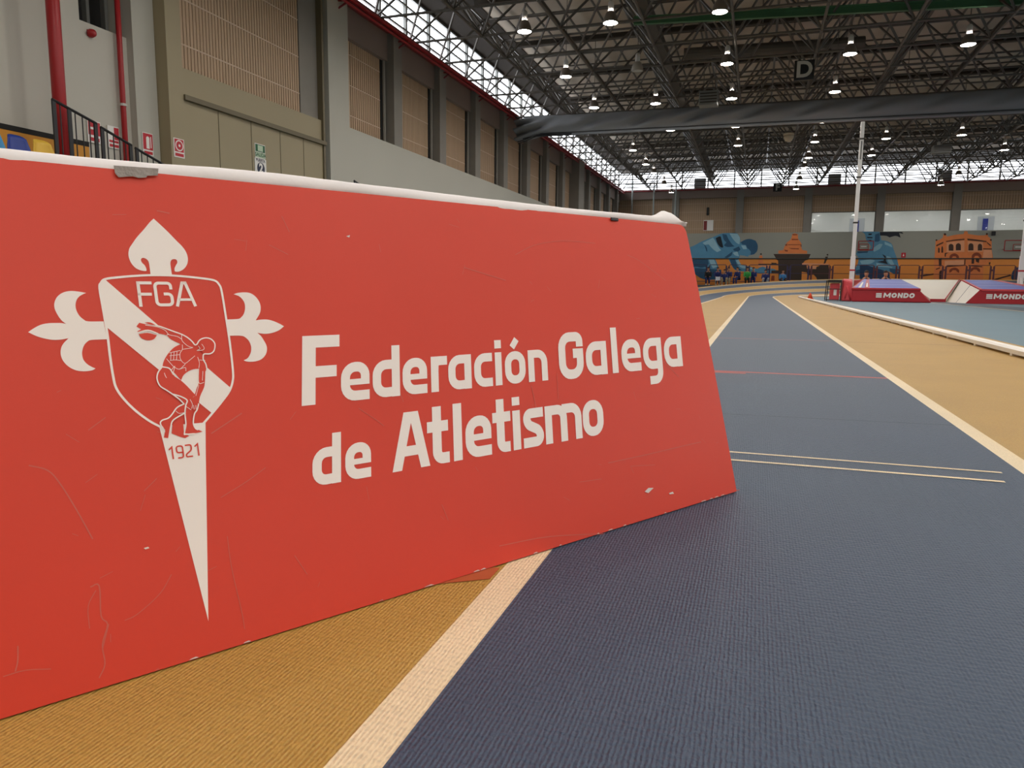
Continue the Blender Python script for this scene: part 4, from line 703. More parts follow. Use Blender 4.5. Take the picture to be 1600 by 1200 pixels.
# lamps
lamp = thing('pendant_lamp', 'x', 'lamp', (0, 0, 7.0), 'high-bay lamps hung from the roof frame')
q = MB(); q.lathe([(.19, .0), (.185, .04), (.17, .13), (.13, .22), (.09, .27), (.085, .275), (.125, .215), (.163, .13), (.178, .04), (.18, .0)], n=18, close=False); q.build('shade', M_shade, lamp, True)
q = MB(); q.lathe([(.06, .265), (.075, .29), (.075, .48), (.05, .52), (.02, .54)], n=12); q.build('ballast', M_ballast, lamp, True)
q = MB(); q.tube((0, 0, .53), (0, 0, 2.56), .012, 6); q.build('hanger', M_truss, lamp)
q = MB(); q.add([(.178 * math.cos(PI * i / 6), .178 * math.sin(PI * i / 6), .012) for i in range(12)], [tuple(range(11, -1, -1))]); q.build('lens', M_lamp, lamp)
colw = {-6.15: 'first', -3.87: 'second', -1.2: 'third', 2.16: 'fourth', 5.1: 'fifth', 8.05: 'sixth', 10.85: 'seventh'}
rows = [(19.35, [-6.15, -3.87, -1.2, 2.16]), (23.75, [-6.15, -1.2, 2.16, 5.1]), (28.05, [-6.15, -3.87, -1.2, 2.16]), (32.9, [-3.87, -1.2, 2.16, 5.1]),
        (37.2, [-6.15, -1.2, 2.16, 5.1, 8.05]), (41.6, [-6.15, 2.16, 5.1, 8.05, 10.85]), (44.9, [-6.15, 2.16]), (50.0, [-6.15, 2.16, 10.85]), (54.4, [-6.15, 2.16, 10.85])]
rown = ['row nearest the camera', 'second row from the camera', 'row just before the grey curtain', 'row just beyond the grey curtain', 'second row beyond the curtain', 'third row beyond the curtain', 'fourth row beyond the curtain', 'second row from the far wall', 'row nearest the far wall']
first = True
for (yv, xs), rn in zip(rows, rown):
    for x in xs:
        lab = 'high-bay lamp, %s column from the left wall, in the %s' % (colw[x], rn)
        if first: lamp.location = (x, yv, 7.0); lamp['label'] = lab; first = False
        else: dup(lamp, (x, yv, 7.0), lab, 'high-bay lamps hung from the roof frame')
# an unlit one, and the lamps of the rest of the hall
off_ = dup(lamp, (-3.87, 23.75, 7.0), 'unlit high-bay lamp between lit ones, second row from the camera', 'high-bay lamps hung from the roof frame')
for ch in list(off_.children):
    if ch.name.startswith('lens'):
        ch.data = ch.data.copy(); ch.data.materials[0] = mat('dead_lens', '#B9B5AC', .3)
    if ch.name.startswith('shade'):
        ch.data = ch.data.copy(); ch.data.materials[0] = mat('pale_shade', '#A29A8E', .5)
for yv in (14.9, 10.5, 6.1, 1.7, -2.7, -7.1, -12):
    for x in (-6.15, -1.2, 2.16, 5.1, 8.05, 10.85): dup(lamp, (x, yv, 7.0), 'high-bay lamp hung from the roof frame out of the picture', 'lamps out of the picture')
for yv in [-14 + 6 * i for i in range(12)]:
    for x in (14.5, 19, 23.5, 28, 32.5, 37, 42):
        if x > .31 * yv + 1.5: dup(lamp, (x, yv + .4, 7.0), 'high-bay lamp hung from the roof frame out of the picture', 'lamps out of the picture')

# divider curtain rolled up under the frame
cu = thing('divider_curtain', 'long grey divider curtain gathered up under the roof frame', 'curtain', (0, 30.6, 0))
mb = MB(); nU, nV = 220, 14; x0, x1 = -10.05, 21
def cz(f, x):
    top = 7.4 - .012 * (x + 10) * .35; bot = 6.60 - .008 * (x + 10) * .5
    if x < -8.2: bot -= .16 * ((-8.2 - x) / 1.85) ** 1.5
    return top + (bot - top) * f
vs = []
for j in range(nV + 1):
    f = j / nV
    for i in range(nU + 1):
        x = x0 + (x1 - x0) * (i / nU) ** 1.25
        am = .15 * math.exp(-abs(x + 4) / 6)
        fold = am * (math.sin(x * 3.1 + f * 6.5 + 2 * f * f) + .5 * math.sin(x * 6.1 + f * 9 + 1)) * math.sin(PI * min(1, f + .12))
        belly = -.16 * math.sin(PI * f)
        gather = (.18 * math.sin(f * 17 + x * 3) * max(0, (-8.6 - x)) if x < -8.6 else 0)
        vs.append((x, belly + fold + gather, cz(f, x)))
mb.add(vs, [(j * (nU + 1) + i, j * (nU + 1) + i + 1, (j + 1) * (nU + 1) + i + 1, (j + 1) * (nU + 1) + i) for j in range(nV) for i in range(nU)])
o = mb.build('fabric', M_curtain, cu, True); sd = o.modifiers.new('s', 'SOLIDIFY'); sd.thickness = .012
mb = MB(); mb.tube((-9.2, -.03, 6.62), (21, -.03, 6.46), .055, 10); mb.build('bottom_roll', M_curtain, cu, True)
mb = MB(); mb.tube((-9.2, -.09, 6.685), (21, -.09, 6.525), .014, 6); mb.build('hem_line', M_rope, cu)
for k, (xx, zz_) in enumerate([(-9.95, 6.38), (-9.7, 6.5), (-9.9, 6.3)]):
    mb = MB(); mb.path([(xx, -.1 - .03 * k, zz_), (-9.1, -.08 - .03 * k, 6.63 - .03 * k), (-7.6, -.09, 6.62 - .03 * k)], .02, 6); mb.build('gathered_fold', M_rope, cu)
mb = MB(); mb.tube((-10.2, .05, 7.42), (21, .05, 7.30), .03, 8); mb.build('top_rail', M_truss, cu)

# hanging letter signs
def letter_sign(ch, x0, x1, z0, z1, yv, lab):
    t = thing('letter_sign', lab, 'sign', ((x0 + x1) / 2, yv, z0)); w = (x1 - x0) / 2; h = z1 - z0
    mb = MB(); mb.box(-w, w, 0, .12, 0, h); mb.build('panel', M_black, t)
    text_mesh('letter', ch, h * 1.12, mat('grey_letter', '#B8B6AE', .5), t, FACE_SOUTH((0, -.004, h * .5)), bold=.02, sx=1.0)
    mb = MB()
    for s in (-.6, .6): mb.tube((w * s, .06, h), (w * s, .06, max(h + .06, 7.62 - z0)), .012, 6)
    mb.build('hanger', M_truss, t)
letter_sign('D', .747, 1.326, 6.80, 7.39, 25.38, 'black hanging sign with a grey letter D in front of the curtain')
letter_sign('F', .69, 1.24, 6.78, 7.30, 53.59, 'small black hanging sign with letter F near the far wall')
def heater(x, yv, z, w, d, h, lab, cat='heater'):
    t = thing('unit_heater', lab, cat, (x, yv, z)); mb = MB(); mb.box(-w / 2, w / 2, -d / 2, d / 2, 0, h, 0); mb.build('casing', M_frame, t, bevel=.02)
    mb = MB()
    for k in range(4): mb.box(-w / 2 + .04, w / 2 - .04, -d / 2 - .012, -d / 2, h * (.15 + .2 * k), h * (.25 + .2 * k))
    mb.build('grille', M_ledge, t)
    mb = MB(); mb.tube((-w * .3, 0, h), (-w * .3, 0, 9.4 - z), .012, 6); mb.tube((w * .3, 0, h), (w * .3, 0, 9.4 - z), .012, 6); mb.build('hanger', M_truss, t)
heater(-2.0, 28.3, 6.85, .66, .5, .5, 'boxy grey heater hung just above the left half of the curtain')
heater(7.75, 39.4, 6.62, .75, .5, .35, 'boxy pale heater hung among the lamps beyond the curtain')
t = thing('horn_loudspeaker', 'beige bowl-shaped loudspeaker hung below the curtain edge', 'loudspeaker', (1.05, 38, 7.2))
mb = MB(); mb.lathe([(.02, 0), (.16, .06), (.23, .2), (.235, .3), (.2, .32)], n=16); mb.build('bowl', mat('beige_plastic', '#CDBFA6', .5), t, True)
mb = MB(); mb.lathe([(.25, .3), (.25, .4)], n=16); mb.build('collar', mat('beige_plastic', '#CDBFA6', .5), t, True); mb = MB(); mb.tube((0, 0, .4), (0, 0, 2.2), .02, 6); mb.build('hanger', M_truss, t)

# ------------------------------------------------------------------ left wall fittings
def wallsign(name, y0, y1, z0, z1, lab, x=WX + .004):
    t = thing(name, lab, 'sign', (x, (y0 + y1) / 2, z0)); w = (y1 - y0) / 2; h = z1 - z0
    mb = MB(); mb.box(-.004, .008, -w, w, 0, h); mb.build('plate', M_signwhite, t)
    return t, w, h
def rect(t, name, m, a0, a1, b0, b1, lift=.012):
    mb = MB(); mb.box(.008, lift, a0, a1, b0, b1); return mb.build(name, m, t)
def disc(t, name, m, a, b, r, lift=.014, n=20):
    mb = MB(); mb.add([(lift, a + r * math.cos(2 * PI * i / n), b + r * math.sin(2 * PI * i / n)) for i in range(n)], [tuple(range(n))]); return mb.build(name, m, t)
t, w, h = wallsign('hose_sign', 11.22, 11.48, 2.69, 3.03, 'red fire-hose reel sign on the olive door post')
rect(t, 'red_field', M_signred, -w * .85, w * .85, h * .30, h * .96); disc(t, 'white_ring', M_signwhite, 0, h * .63, .1); disc(t, 'red_reel', M_signred, 0, h * .63, .078, .016); disc(t, 'hub', M_signwhite, 0, h * .63, .025, .018); rect(t, 'caption_bar', M_signred, -w * .8, w * .8, h * .06, h * .22)
t, w, h = wallsign('extinguisher_sign', 10.74, 10.98, 2.66, 3.05, 'red extinguisher sign on the white pilaster', -10.54)
rect(t, 'red_field', M_signred, -w * .9, w * .9, h * .25, h * .97); rect(t, 'white_body', M_signwhite, -w * .35, w * .25, h * .3, h * .75, .014); disc(t, 'white_shoulder', M_signwhite, -w * .05, h * .75, .038, .015); rect(t, 'hose_mark', M_signwhite, w * .45, w * .62, h * .35, h * .85, .014); rect(t, 'caption_bar', M_signred, -w * .8, w * .8, h * .05, h * .18)
t, w, h = wallsign('fire_point_sign', 10.12, 10.36, 2.68, 3.05, 'red and white fire sign beside the thin red pipe', -10.672)
rect(t, 'red_band', M_signred, w * .1, w * .9, h * .4, h * .95); rect(t, 'text_bar', M_signred, -w * .8, w * .8, h * .26, h * .36); rect(t, 'text_bar', M_signred, -w * .8, w * .8, h * .06, h * .18)
t, w, h = wallsign('fire_point_sign', 9.72, 9.98, 2.7, 3.06, 'mostly red fire sign seen through the stair railing', -10.672)
rect(t, 'red_field', M_signred, -w * .9, w * .9, h * .35, h * .95); rect(t, 'text_bar', M_signwhite, -w * .6, w * .5, h * .6, h * .7, .015); rect(t, 'text_bar', M_signred, -w * .8, w * .7, h * .08, h * .24)
DX = -10.335
t, w, h = wallsign('exit_sign', 13.6, 13.94, 3.06, 3.36, 'green exit sign on the olive sliding door', DX)
rect(t, 'green_field', M_signgreen, -w * .92, w * .92, h * .45, h * .95); rect(t, 'door_pictogram', M_signpale, -w * .5, w * .5, h * .5, h * .9, .014); rect(t, 'caption_field', M_signpale, -w * .92, w * .92, h * .05, h * .42)
text_mesh('caption', 'SALIDA', .11, M_signgreen, t, FACE_EAST((.015, 0, h * .24)), .002, 1)
t, w, h = wallsign('door_number_sign', 13.58, 13.96, 2.6, 3.055, 'white sign reading PUERTA 2 below the green exit sign', DX)
disc(t, 'navy_disc', M_navy, .0, h * .55, .128); text_mesh('number', '2', .26, M_signwhite, t, FACE_EAST((.017, 0, h * .55)), .012, 1); text_mesh('caption', 'PUERTA', .088, M_navy, t, FACE_EAST((.012, 0, h * .91)), .001, 1)
mb = MB(); mb.tube((-10.15, 8.78, 0), (-10.15, 8.78, 7.4), .095, 16); o = tag(mb.build('fire_main_pipe', M_red, None, True), 'thick red vertical pipe behind the stair railing', 'pipe')
t = thing('sprinkler_pipe', 'thin red vertical pipe beside the white pilaster', 'pipe', (-10.6, 10.42, 0)); mb = MB(); mb.tube((0, 0, 0), (0, 0, 7.4), .045, 12); mb.build('pipe', M_red, t, True)
mb = MB(); mb.tube((0, 0, 3.42), (0, 0, 3.46), .06, 12); mb.build('bracket', M_ballast, t)
t = thing('alarm_bell', 'small red alarm bell on the pale wall', 'bell', (-10.69, 9.9, 4.46)); mb = MB(); mb.lathe([(.06, 0), (.07, .04), (.055, .1), (.02, .115)], n=14)
mb.v = [(z, y_, x_) for x_, y_, z in mb.v]; mb.build('gong', M_red, t, True)
mb = MB(); mb.box(0, .02, -.05, .05, -.05, .05); mb.build('back_plate', M_red, t)
# stand, steps, seats and railing at the far left
mb = MB(); mb.box(-10.68, -9.0, 4.0, 8.6, 0, 2.02); mb.box(-9.0, -8.2, 4.0, 8.4, 0, 1.6)
struct(mb.build('floor_stand', M_concrete), 'concrete stand tier hidden behind the board')
mb = MB()
for i in range(10): mb.box(-10.1, -9.2, 8.6 + .28 * i, 8.88 + .28 * i, 0, 1.95 - .17 * i)
struct(mb.build('floor_steps', M_concrete), 'concrete steps beside the stand')
seat = thing('stadium_seat', 'light blue plastic seat, leftmost on the stand', 'seat', (-9.75, 7.44, 2.02), 'plastic seats on the stand')
mb = MB(); n = 9; vs = []
for j in range(7):
    for i in range(n):
        a = (i / (n - 1) - .5) * 2; f = j / 6
        wdt = .17 * (1 - .25 * max(0, f - .55) / .45 * abs(a) ** 2)
        vs.append((-.12 - .05 * f + .07 * a * a, a * wdt, .04 + .36 * f - .05 * abs(a) ** 3 * f))
mb.add(vs, [(j * n + i, j * n + i + 1, (j + 1) * n + i + 1, (j + 1) * n + i) for j in range(6) for i in range(n - 1)])
vs = [(-.12 + .4 * j / 4, (i / (n - 1) - .5) * .34, .05 + .02 * abs((i / (n - 1) - .5) * 2) ** 2) for j in range(5) for i in range(n)]
mb.add(vs, [(j * n + i, j * n + i + 1, (j + 1) * n + i + 1, (j + 1) * n + i) for j in range(4) for i in range(n - 1)])
o = mb.build('shell', mat('seat_light_blue', '#3E97C9', .4), seat, True); sd = o.modifiers.new('s', 'SOLIDIFY'); sd.thickness = .012
mb = MB(); mb.box(-.08, .2, -.04, .04, 0, .06); mb.build('foot', M_black, seat)
for yv, col, nm, lab in ((7.82, '#213C92', 'seat_blue', 'dark blue plastic seat between the light blue and yellow ones'), (8.20, '#E2B83C', 'seat_yellow', 'yellow plastic seat beside the red pipe')):
    s2_ = dup(seat, (-9.75, yv, 2.02), lab, 'plastic seats on the stand')
    for ch in s2_.children:
        if ch.name.startswith('shell'): ch.data = ch.data.copy(); ch.data.materials[0] = mat(nm, col, .4)
def railing(y0, z0, y1, z1, x, lab, posts):
    t = thing('stair_railing', lab, 'railing', (x, y0, 0), 'black stair railings')
    mb = MB(); mb.tube((0, 0, z0), (0, y1 - y0, z1), .022, 8); mb.build('top_rail', M_black, t)
    for f in posts:
        zz_ = z0 + (z1 - z0) * f; yy_ = (y1 - y0) * f
        mb = MB(); mb.box(-.012, .012, yy_ - .03, yy_ + .03, zz_ - 1.0, zz_); mb.build('post', M_black, t)
    n = max(2, int((y1 - y0) / .115))
    for i in range(1, n):
        f = i / n; zz_ = z0 + (z1 - z0) * f; mb = MB(); mb.tube((0, (y1 - y0) * f, zz_ - .92), (0, (y1 - y0) * f, zz_), .009, 6); mb.build('baluster', M_black, t)
    mb = MB(); mb.tube((0, 0, z0 - .92), (0, y1 - y0, z1 - .92), .014, 6); mb.build('bottom_rail', M_black, t)
railing(8.40, 3.02, 9.14, 2.83, -9.85, 'black railing length at the head of the stairs by the thick red pipe', (.03, .37, .98))
railing(9.22, 2.79, 9.80, 2.62, -9.85, 'black railing length in the middle of the stairs', (.04, .97))
railing(9.88, 2.59, 10.50, 2.41, -9.85, 'black railing length at the foot of the stairs near the white pilaster', (.05, .97))
railing(16.95, 3.0, 18.3, 2.72, -9.9, 'short black railing in front of the long grey wall', (.02, .5, .98))
mb = MB()
for i in range(8): mb.box(-10.2, -9.5, 16.8 + .25 * i, 17.05 + .25 * i, 0, 2.02 - .055 * i)
struct(mb.build('floor_ramp', M_concrete), 'concrete steps in front of the long grey wall')

# ------------------------------------------------------------------ far wall fittings and mural
MC = {'mid': '#5795B8', 'light': '#9CC8D8', 'dark': '#28587A', 'black': '#131C28', 'orange': '#E88648', 'brown': '#3E2E23', 'pink': '#EDA478', 'rust': '#8E3F20', 'mid2': '#5690B0', 'light2': '#8CBACB', 'umber': '#43281C', 'navy': '#1E3F63'}
lay = {'mid': 0, 'mid2': 0, 'orange': 0, 'navy': 2, 'pink': 1, 'brown': 1, 'light': 1, 'light2': 1, 'dark': 2, 'rust': 2, 'umber': 3, 'black': 3}
for key, lab in (('sprinter', 'huge blue mural of an athlete crouching with bowed head'), ('fountain', 'orange and brown mural of a stone fountain'), ('runner', 'huge blue mural of an athlete with flying hair and bent arms'), ('tower', 'orange mural of a round stone tower with arched windows'), ('ball', 'dark blue rounded mural shape with a slanting pole, at the edge')):
    mb = MB(); names = []; cnt = 0
    for c, P in D['mural'][key]:
        if c not in names: names.append(c)
        cnt += 1
        sm = smooth_loop(P, 3) if key != 'fountain' else P
        y_ = FY - .004 - .004 * lay[c] - .00012 * cnt
        # paint stops either side of the projecting ledge
        mb.poly([(x, y_, z) for x, z in sm], names.index(c))
    tag(mb.build('wall_mural', [mat('mural_' + c, MC[c], .6, noise=.12, nscale=2.5) for c in names]), lab, 'mural', 'murals painted on the far wall')
t = thing('wall_number', 'black number 1 on the far slatted wall', 'number', (-3.82, FY + .2, 5.7)); text_mesh('numeral', '1', .76, M_black, t, FACE_SOUTH((0, 0, .27)), .035, 1.15)
mb = MB(); mb.box(-.1, .1, .0, .1, .1, .14); mb.build('bracket', M_black, t)
t = thing('wall_poster', 'white poster with a dark red stripe below the number 1', 'poster', (-3.73, FY + .2, 4.58)); mb = MB(); mb.box(-.36, .36, 0, .08, 0, .78); mb.build('sheet', M_signwhite, t)
mb = MB(); mb.box(-.34, -.1, -.01, 0, .03, .72); mb.build('stripe', M_darkred, t)
def hoop(x0, x1, z0, z1, ix0, ix1, lab):
    t = thing('basketball_backboard', lab, 'backboard', ((x0 + x1) / 2, FY - .35, z0)); cx = (x0 + x1) / 2
    def fr_(a0, a1, b0, b1, y_, r, nm, m):
        mb = MB(); P = [(a0 - cx, y_, b0 - z0), (a1 - cx, y_, b0 - z0), (a1 - cx, y_, b1 - z0), (a0 - cx, y_, b1 - z0)]
        for i in range(4): mb.tube(P[i], P[(i + 1) % 4], r, 6)
        mb.build(nm, m, t)
    fr_(x0, x1, z0, z1, 0, .028, 'outer_frame', M_red); fr_(ix0, ix1, z0 + .04, z0 + .42, -.02, .02, 'target_square', M_red)
    mb = MB(); mb.box(ix0 - cx + .12, ix1 - cx - .12, -.04, -.02, .22, .27); mb.build('rim_plate', M_signwhite, t)
    mb = MB(); mb.tube((x0 - cx, 0, .1), (x0 - cx, .35, .1), .02, 6); mb.tube((x1 - cx, 0, .1), (x1 - cx, .35, .1), .02, 6); mb.build('wall_bracket', M_red, t)
hoop(6.66, 7.62, 3.06, 3.68, 6.72, 7.3, 'red backboard frame in front of the athlete with flying hair')
hoop(15.6, 16.95, 2.98, 3.66, 16.1, 16.7, 'red backboard frame to the right of the tower mural')
t = thing('extinguisher_sign', 'small red fire sign between the blue athlete and the tower mural', 'sign', (9.63, FY - .006, 2.55)); mb = MB(); mb.box(-.14, .14, -.012, 0, 0, .34); mb.build('plate', M_signred, t)
mb = MB(); mb.poly([(-.05, -.014, .1), (.05, -.014, .1), (0, -.014, .28)]); mb.build('pictogram', M_signwhite, t)
t = thing('wall_loudspeaker', 'small black loudspeaker on the wall above the tower mural', 'loudspeaker', (14.95, FY - .2, 4.0)); mb = MB(); mb.box(-.11, .11, 0, .16, 0, .28); mb.build('cabinet', M_black, t, bevel=.02)
mb = MB(); mb.tube((0, .16, .14), (0, .2, .14), .03, 8); mb.build('bracket', M_black, t)
for k, (x, z) in enumerate([(-4.47, 7.7), (4.85, 7.7), (11.8, 7.72)]):
    t = thing('louvre_box', 'grey louvred vent box in the far clerestory, %s' % ['left of the letter F', 'behind the white upright', 'right of the white upright'][k], 'vent', (x, FY + .1, z))
    mb = MB(); mb.box(-.42, .42, 0, .2, 0, .74); mb.build('casing', M_ledge, t)
    mb = MB()
    for i in range(5): mb.hexa([(-.4, -.02, .06 + .14 * i), (.4, -.02, .06 + .14 * i), (.4, 0, .1 + .14 * i), (-.4, 0, .1 + .14 * i), (-.4, -.02, .15 + .14 * i), (.4, -.02, .15 + .14 * i), (.4, 0, .17 + .14 * i), (-.4, 0, .17 + .14 * i)])
    mb.build('louvre', mat('louvre_grey', '#9A9CA0', .5), t)
for k, (x, ztop) in enumerate([(-9.5, 8.4), (-7.85, 8.2), (-6.2, 8.32)]):
    mb = MB(); mb.tube((x * .995, 57.6, 0), (x * .995, 57.6, ztop), .055, 10); tag(mb.build('grey_pole', M_steel, None, True), 'tall grey pole at the far wall, %s from the corner' % ['first', 'second', 'third'][k], 'pole', 'tall grey poles in the far corner')
mb = MB(); mb.path([(-10, 57.49, 8.05), (-5.5, 57.49, 8.1)], .03, 6); tag(mb.build('cross_rail', M_steel), 'thin rail joining the tall grey poles in the far corner', 'rail')

# raised walkway behind the bend, barriers and people
PZ = .5
mb = MB(); mb.box(-10.2, 46, 55.3, 57.95, 0, PZ); struct(mb.build('floor_walkway', M_slate), 'raised walkway behind the far bend')
bar = thing('crowd_barrier', 'x', 'barrier', (0, 57.2, PZ), 'barriers standing in a line below the mural')
def barrier_parts(t, m):
    mb = MB(); w = 1.34; P = [(.04, 0, .28), (w, 0, .28), (w, 0, 1.4), (w - .1, 0, 1.5), (.14, 0, 1.5), (.04, 0, 1.4), (.04, 0, .28)]; mb.path(P, .024, 6); mb.build('outer_frame', m, t)
    mb = MB(); mb.tube((.04, 0, .9), (w, 0, .9), .018, 6); mb.build('middle_rail', m, t)
    for x in (.1, w - .06):
        mb = MB(); mb.tube((x, 0, 0), (x, 0, 1.42), .035, 8); mb.box(x - .03, x + .03, -.25, .25, 0, .02); mb.build('post', m, t)
    mb = MB(); mb.box(-.05, .09, -.05, .05, 1.12, 1.24); mb.build('clamp', m, t)
barrier_parts(bar, M_barrier2)
bar2 = None
for i in range(16):
    x = -4.95 + 1.42 * i
    lab = 'barrier frame below the mural, %s in the line from the board edge' % ('number %d' % (i + 1) if i > 19 else ORD[i] if i else 'first')
    if i < 6:
        if bar2 is None:
            bar2 = thing('crowd_barrier', lab, 'barrier', (x, 57.2, PZ), 'barriers standing in a line below the mural'); barrier_parts(bar2, M_barrier)
        else: dup(bar2, (x, 57.2, PZ), lab)
    elif i == 6: bar.location = (x, 57.2, PZ); bar['label'] = lab
    else: dup(bar, (x, 57.2, PZ), lab)

def loft(mb, pts, radii, n=8, m=0):
    """smooth limb through points with a radius at each, rounded ends"""
    P = [Vector(p) for p in pts]; rings = []
    for i, (p, r) in enumerate(zip(P, radii)):
        d = (P[min(i + 1, len(P) - 1)] - P[max(i - 1, 0)]).normalized()
        a = d.cross(Vector((0, 1, .01))).normalized() if abs(d.y) < .95 else d.cross(Vector((1, 0, 0))).normalized(); b = d.cross(a)
        rx, ry = r if isinstance(r, tuple) else (r, r)
        rings.append([p + a * rx * math.cos(2 * PI * k / n) + b * ry * math.sin(2 * PI * k / n) for k in range(n)])
    vs = [v for rg in rings for v in rg]; o = len(rings)
    fs = [(i * n + k, i * n + (k + 1) % n, (i + 1) * n + (k + 1) % n, (i + 1) * n + k) for i in range(o - 1) for k in range(n)]
    fs += [tuple(range(n - 1, -1, -1)), tuple(range((o - 1) * n, o * n))]
    mb.add(vs, fs, m)
M_skin = mat('skin', '#B98567', .6); M_hair = mat('dark_hair', '#1E1714', .7); M_shoe = mat('pale_shoe', '#D8D4CC', .6)
def person(x, y, z, rot, lab, top, legs, pose='sit', hair=M_hair, hat=False):
    t = thing('person', lab, 'person', (x, y, z), None, rot)
    hip = .95 if pose == 'stand' else .46 if pose == 'sit' else .3
    hz = hip; ch = hip + .42; sh = hip + .5; hd = hip + .72
    lean = .05 if pose == 'stand' else -.12
    arms = {}
    body = MB()
    def cloth_mb(): return MB()
    torso = [(0, 0, hz - .06), (0, lean * .3, hz + .1), (0, lean * .7, hz + .28), (0, lean, ch), (0, lean, sh + .03)]
    loft(body, torso + [(0, lean, sh + .08), (0, lean * 1.2, hd - .12)], [(.15, .1), (.14, .1), (.15, .11), (.18, .11), (.13, .08), (.055, .055), (.05, .05)], 10)
    headc = (0, lean * 1.3, hd)
    loft(body, [(0, headc[1] - .03, hd - .13), (0, headc[1] - .01, hd - .07), (0, headc[1], hd), (0, headc[1], hd + .07), (0, headc[1], hd + .115)], [.045, .068, .08, .072, .03], 10)
    loft(body, [(0, headc[1] - .075, hd - .01), (0, headc[1] - .1, hd - .03)], [.014, .01], 6)
    for s in (-1, 1):
        if pose == 'stand': L = [(s * .09, 0, hz), (s * .1, 0, hz * .52), (s * .1, .02, .08), (s * .1, -.12, .04)]
        elif pose == 'sit': L = [(s * .09, 0, hz), (s * .11, -.42, hz + .03), (s * .11, -.4, .09), (s * .11, -.54, .04)]
        else: L = [(s * .1, 0, hz), (s * .16, -.36, hz + .22), (s * .15, -.12, .09), (s * .15, -.28, .04)]
        loft(body, L, [.085, .06, .042, .03], 8)
        A = [(s * .17, lean, sh), (s * .22, lean - .04, sh - .28), (s * .15, lean - .24, sh - .36), (s * .12, lean - .32, sh - .34)]
        if pose == 'stand': A = [(s * .18, lean, sh), (s * .22, lean, sh - .29), (s * .2, lean - .08, sh - .54), (s * .19, lean - .1, sh - .62)]
        loft(body, A, [.052, .042, .032, .02], 8)
        arms[s] = A
        for q_ in range(5):
            e_ = Vector(A[3]); loft(body, [e_, e_ + Vector((s * (-.02 + .01 * q_), -.045, -.02 if q_ else .012))], [.008, .006], 5)
        L_ = L
        pants = MB()
        loft(pants, [L[0], L[1], Vector(L[1]).lerp(Vector(L[2]), .92)], [.1, .075, .055], 8); pants.build('trousers', legs, t, True)
        sb_ = MB(); loft(sb_, [(L[2][0], L[2][1] + .04, .05), (L[3][0], L[3][1] - .02, .035)], [.05, .035], 8); sb_.build('shoe', M_shoe, t, True)
    body.build('body', M_skin, t, True)
    jk = MB(); loft(jk, torso, [(.17, .12), (.165, .12), (.17, .13), (.2, .13), (.1, .08)], 10)
    for s in (-1, 1): loft(jk, [arms[s][0], arms[s][1], Vector(arms[s][1]).lerp(Vector(arms[s][2]), .9)], [.065, .055, .042], 8)
    jk.build('jacket', top, t, True)
    hb = MB(); c_ = Vector(headc)
    loft(hb, [c_ + Vector((0, .035, -.06)), c_ + Vector((0, .028, .02)), c_ + Vector((0, .004, .07)), c_ + Vector((0, .0, .13))], [.06, .082, .092, .035], 10); hb.build('hair', hair, t, True)
    return t
navy = mat('navy_tracksuit', '#1E2C66', .7); black = mat('black_cloth', '#14151A', .7); green = mat('green_vest', '#37A047', .7); cream = mat('cream_cloth', '#D9C9A0', .7); white = mat('white_cloth', '#DADDE4', .7)
GRP = None
person(-2.80, 56.55, PZ, .1, 'person in navy tracksuit seated nearest the board, under the bowed athlete', navy, navy, 'sit')
person(-3.45, 56.3, PZ, 0, 'person in black jacket seated half hidden by the board edge', black, navy, 'sit')
person(-2.0, 56.45, PZ, -.1, 'person in navy top and cream trousers seated by the barriers', navy, cream, 'sit')
person(-2.27, 55.70, PZ, .0, 'person in navy top crouching low beside the cream trousers', navy, cream, 'crouch')
person(-1.3, 55.9, PZ, -.6, 'person in navy hooded jacket seated with knees turned left', navy, navy, 'sit')
person(-.72, 55.8, PZ, .1, 'person in bright green vest seated behind the track', green, black, 'sit')
person(-.3, 56.2, PZ, 0, 'person in navy tracksuit just right of the green vest', navy, navy, 'sit')
person(.5, 56.0, PZ - .0, .2, 'person in blue jacket and white trousers near the fountain mural', navy, white, 'crouch')
person(1.66, 55.9, PZ, .3, 'person in light blue top crouching under the fountain mural', mat('light_blue_cloth', '#3F7FB5', .7), black, 'crouch')
t = thing('white_chair', 'white slatted item beside the seated people under the bowed athlete', 'chair', (-2.72, 55.62, PZ)); mb = MB(); mb.box(-.16, .16, 0, .04, .35, .6); mb.build('backrest', white, t)
mb = MB(); mb.box(-.17, .17, -.3, 0, .33, .37); mb.build('seat', white, t)
for sx in (-.14, .14):
    for sy in (-.27, .0): mb = MB(); mb.tube((sx, sy, 0), (sx, sy, .34), .015, 6); mb.build('leg', M_steel, t)
o = bpy.data.objects.get('white_chair'); o['label'] = 'small white chair beside the seated people under the bowed athlete'
person(4.3, 33.9, 0, -.1, 'person in black top and navy trousers crouching behind the left mat', black, navy, 'crouch')
person(4.98, 33.9, -.0, .2, 'person all in black crouching behind the left mat, farther right', black, black, 'crouch')

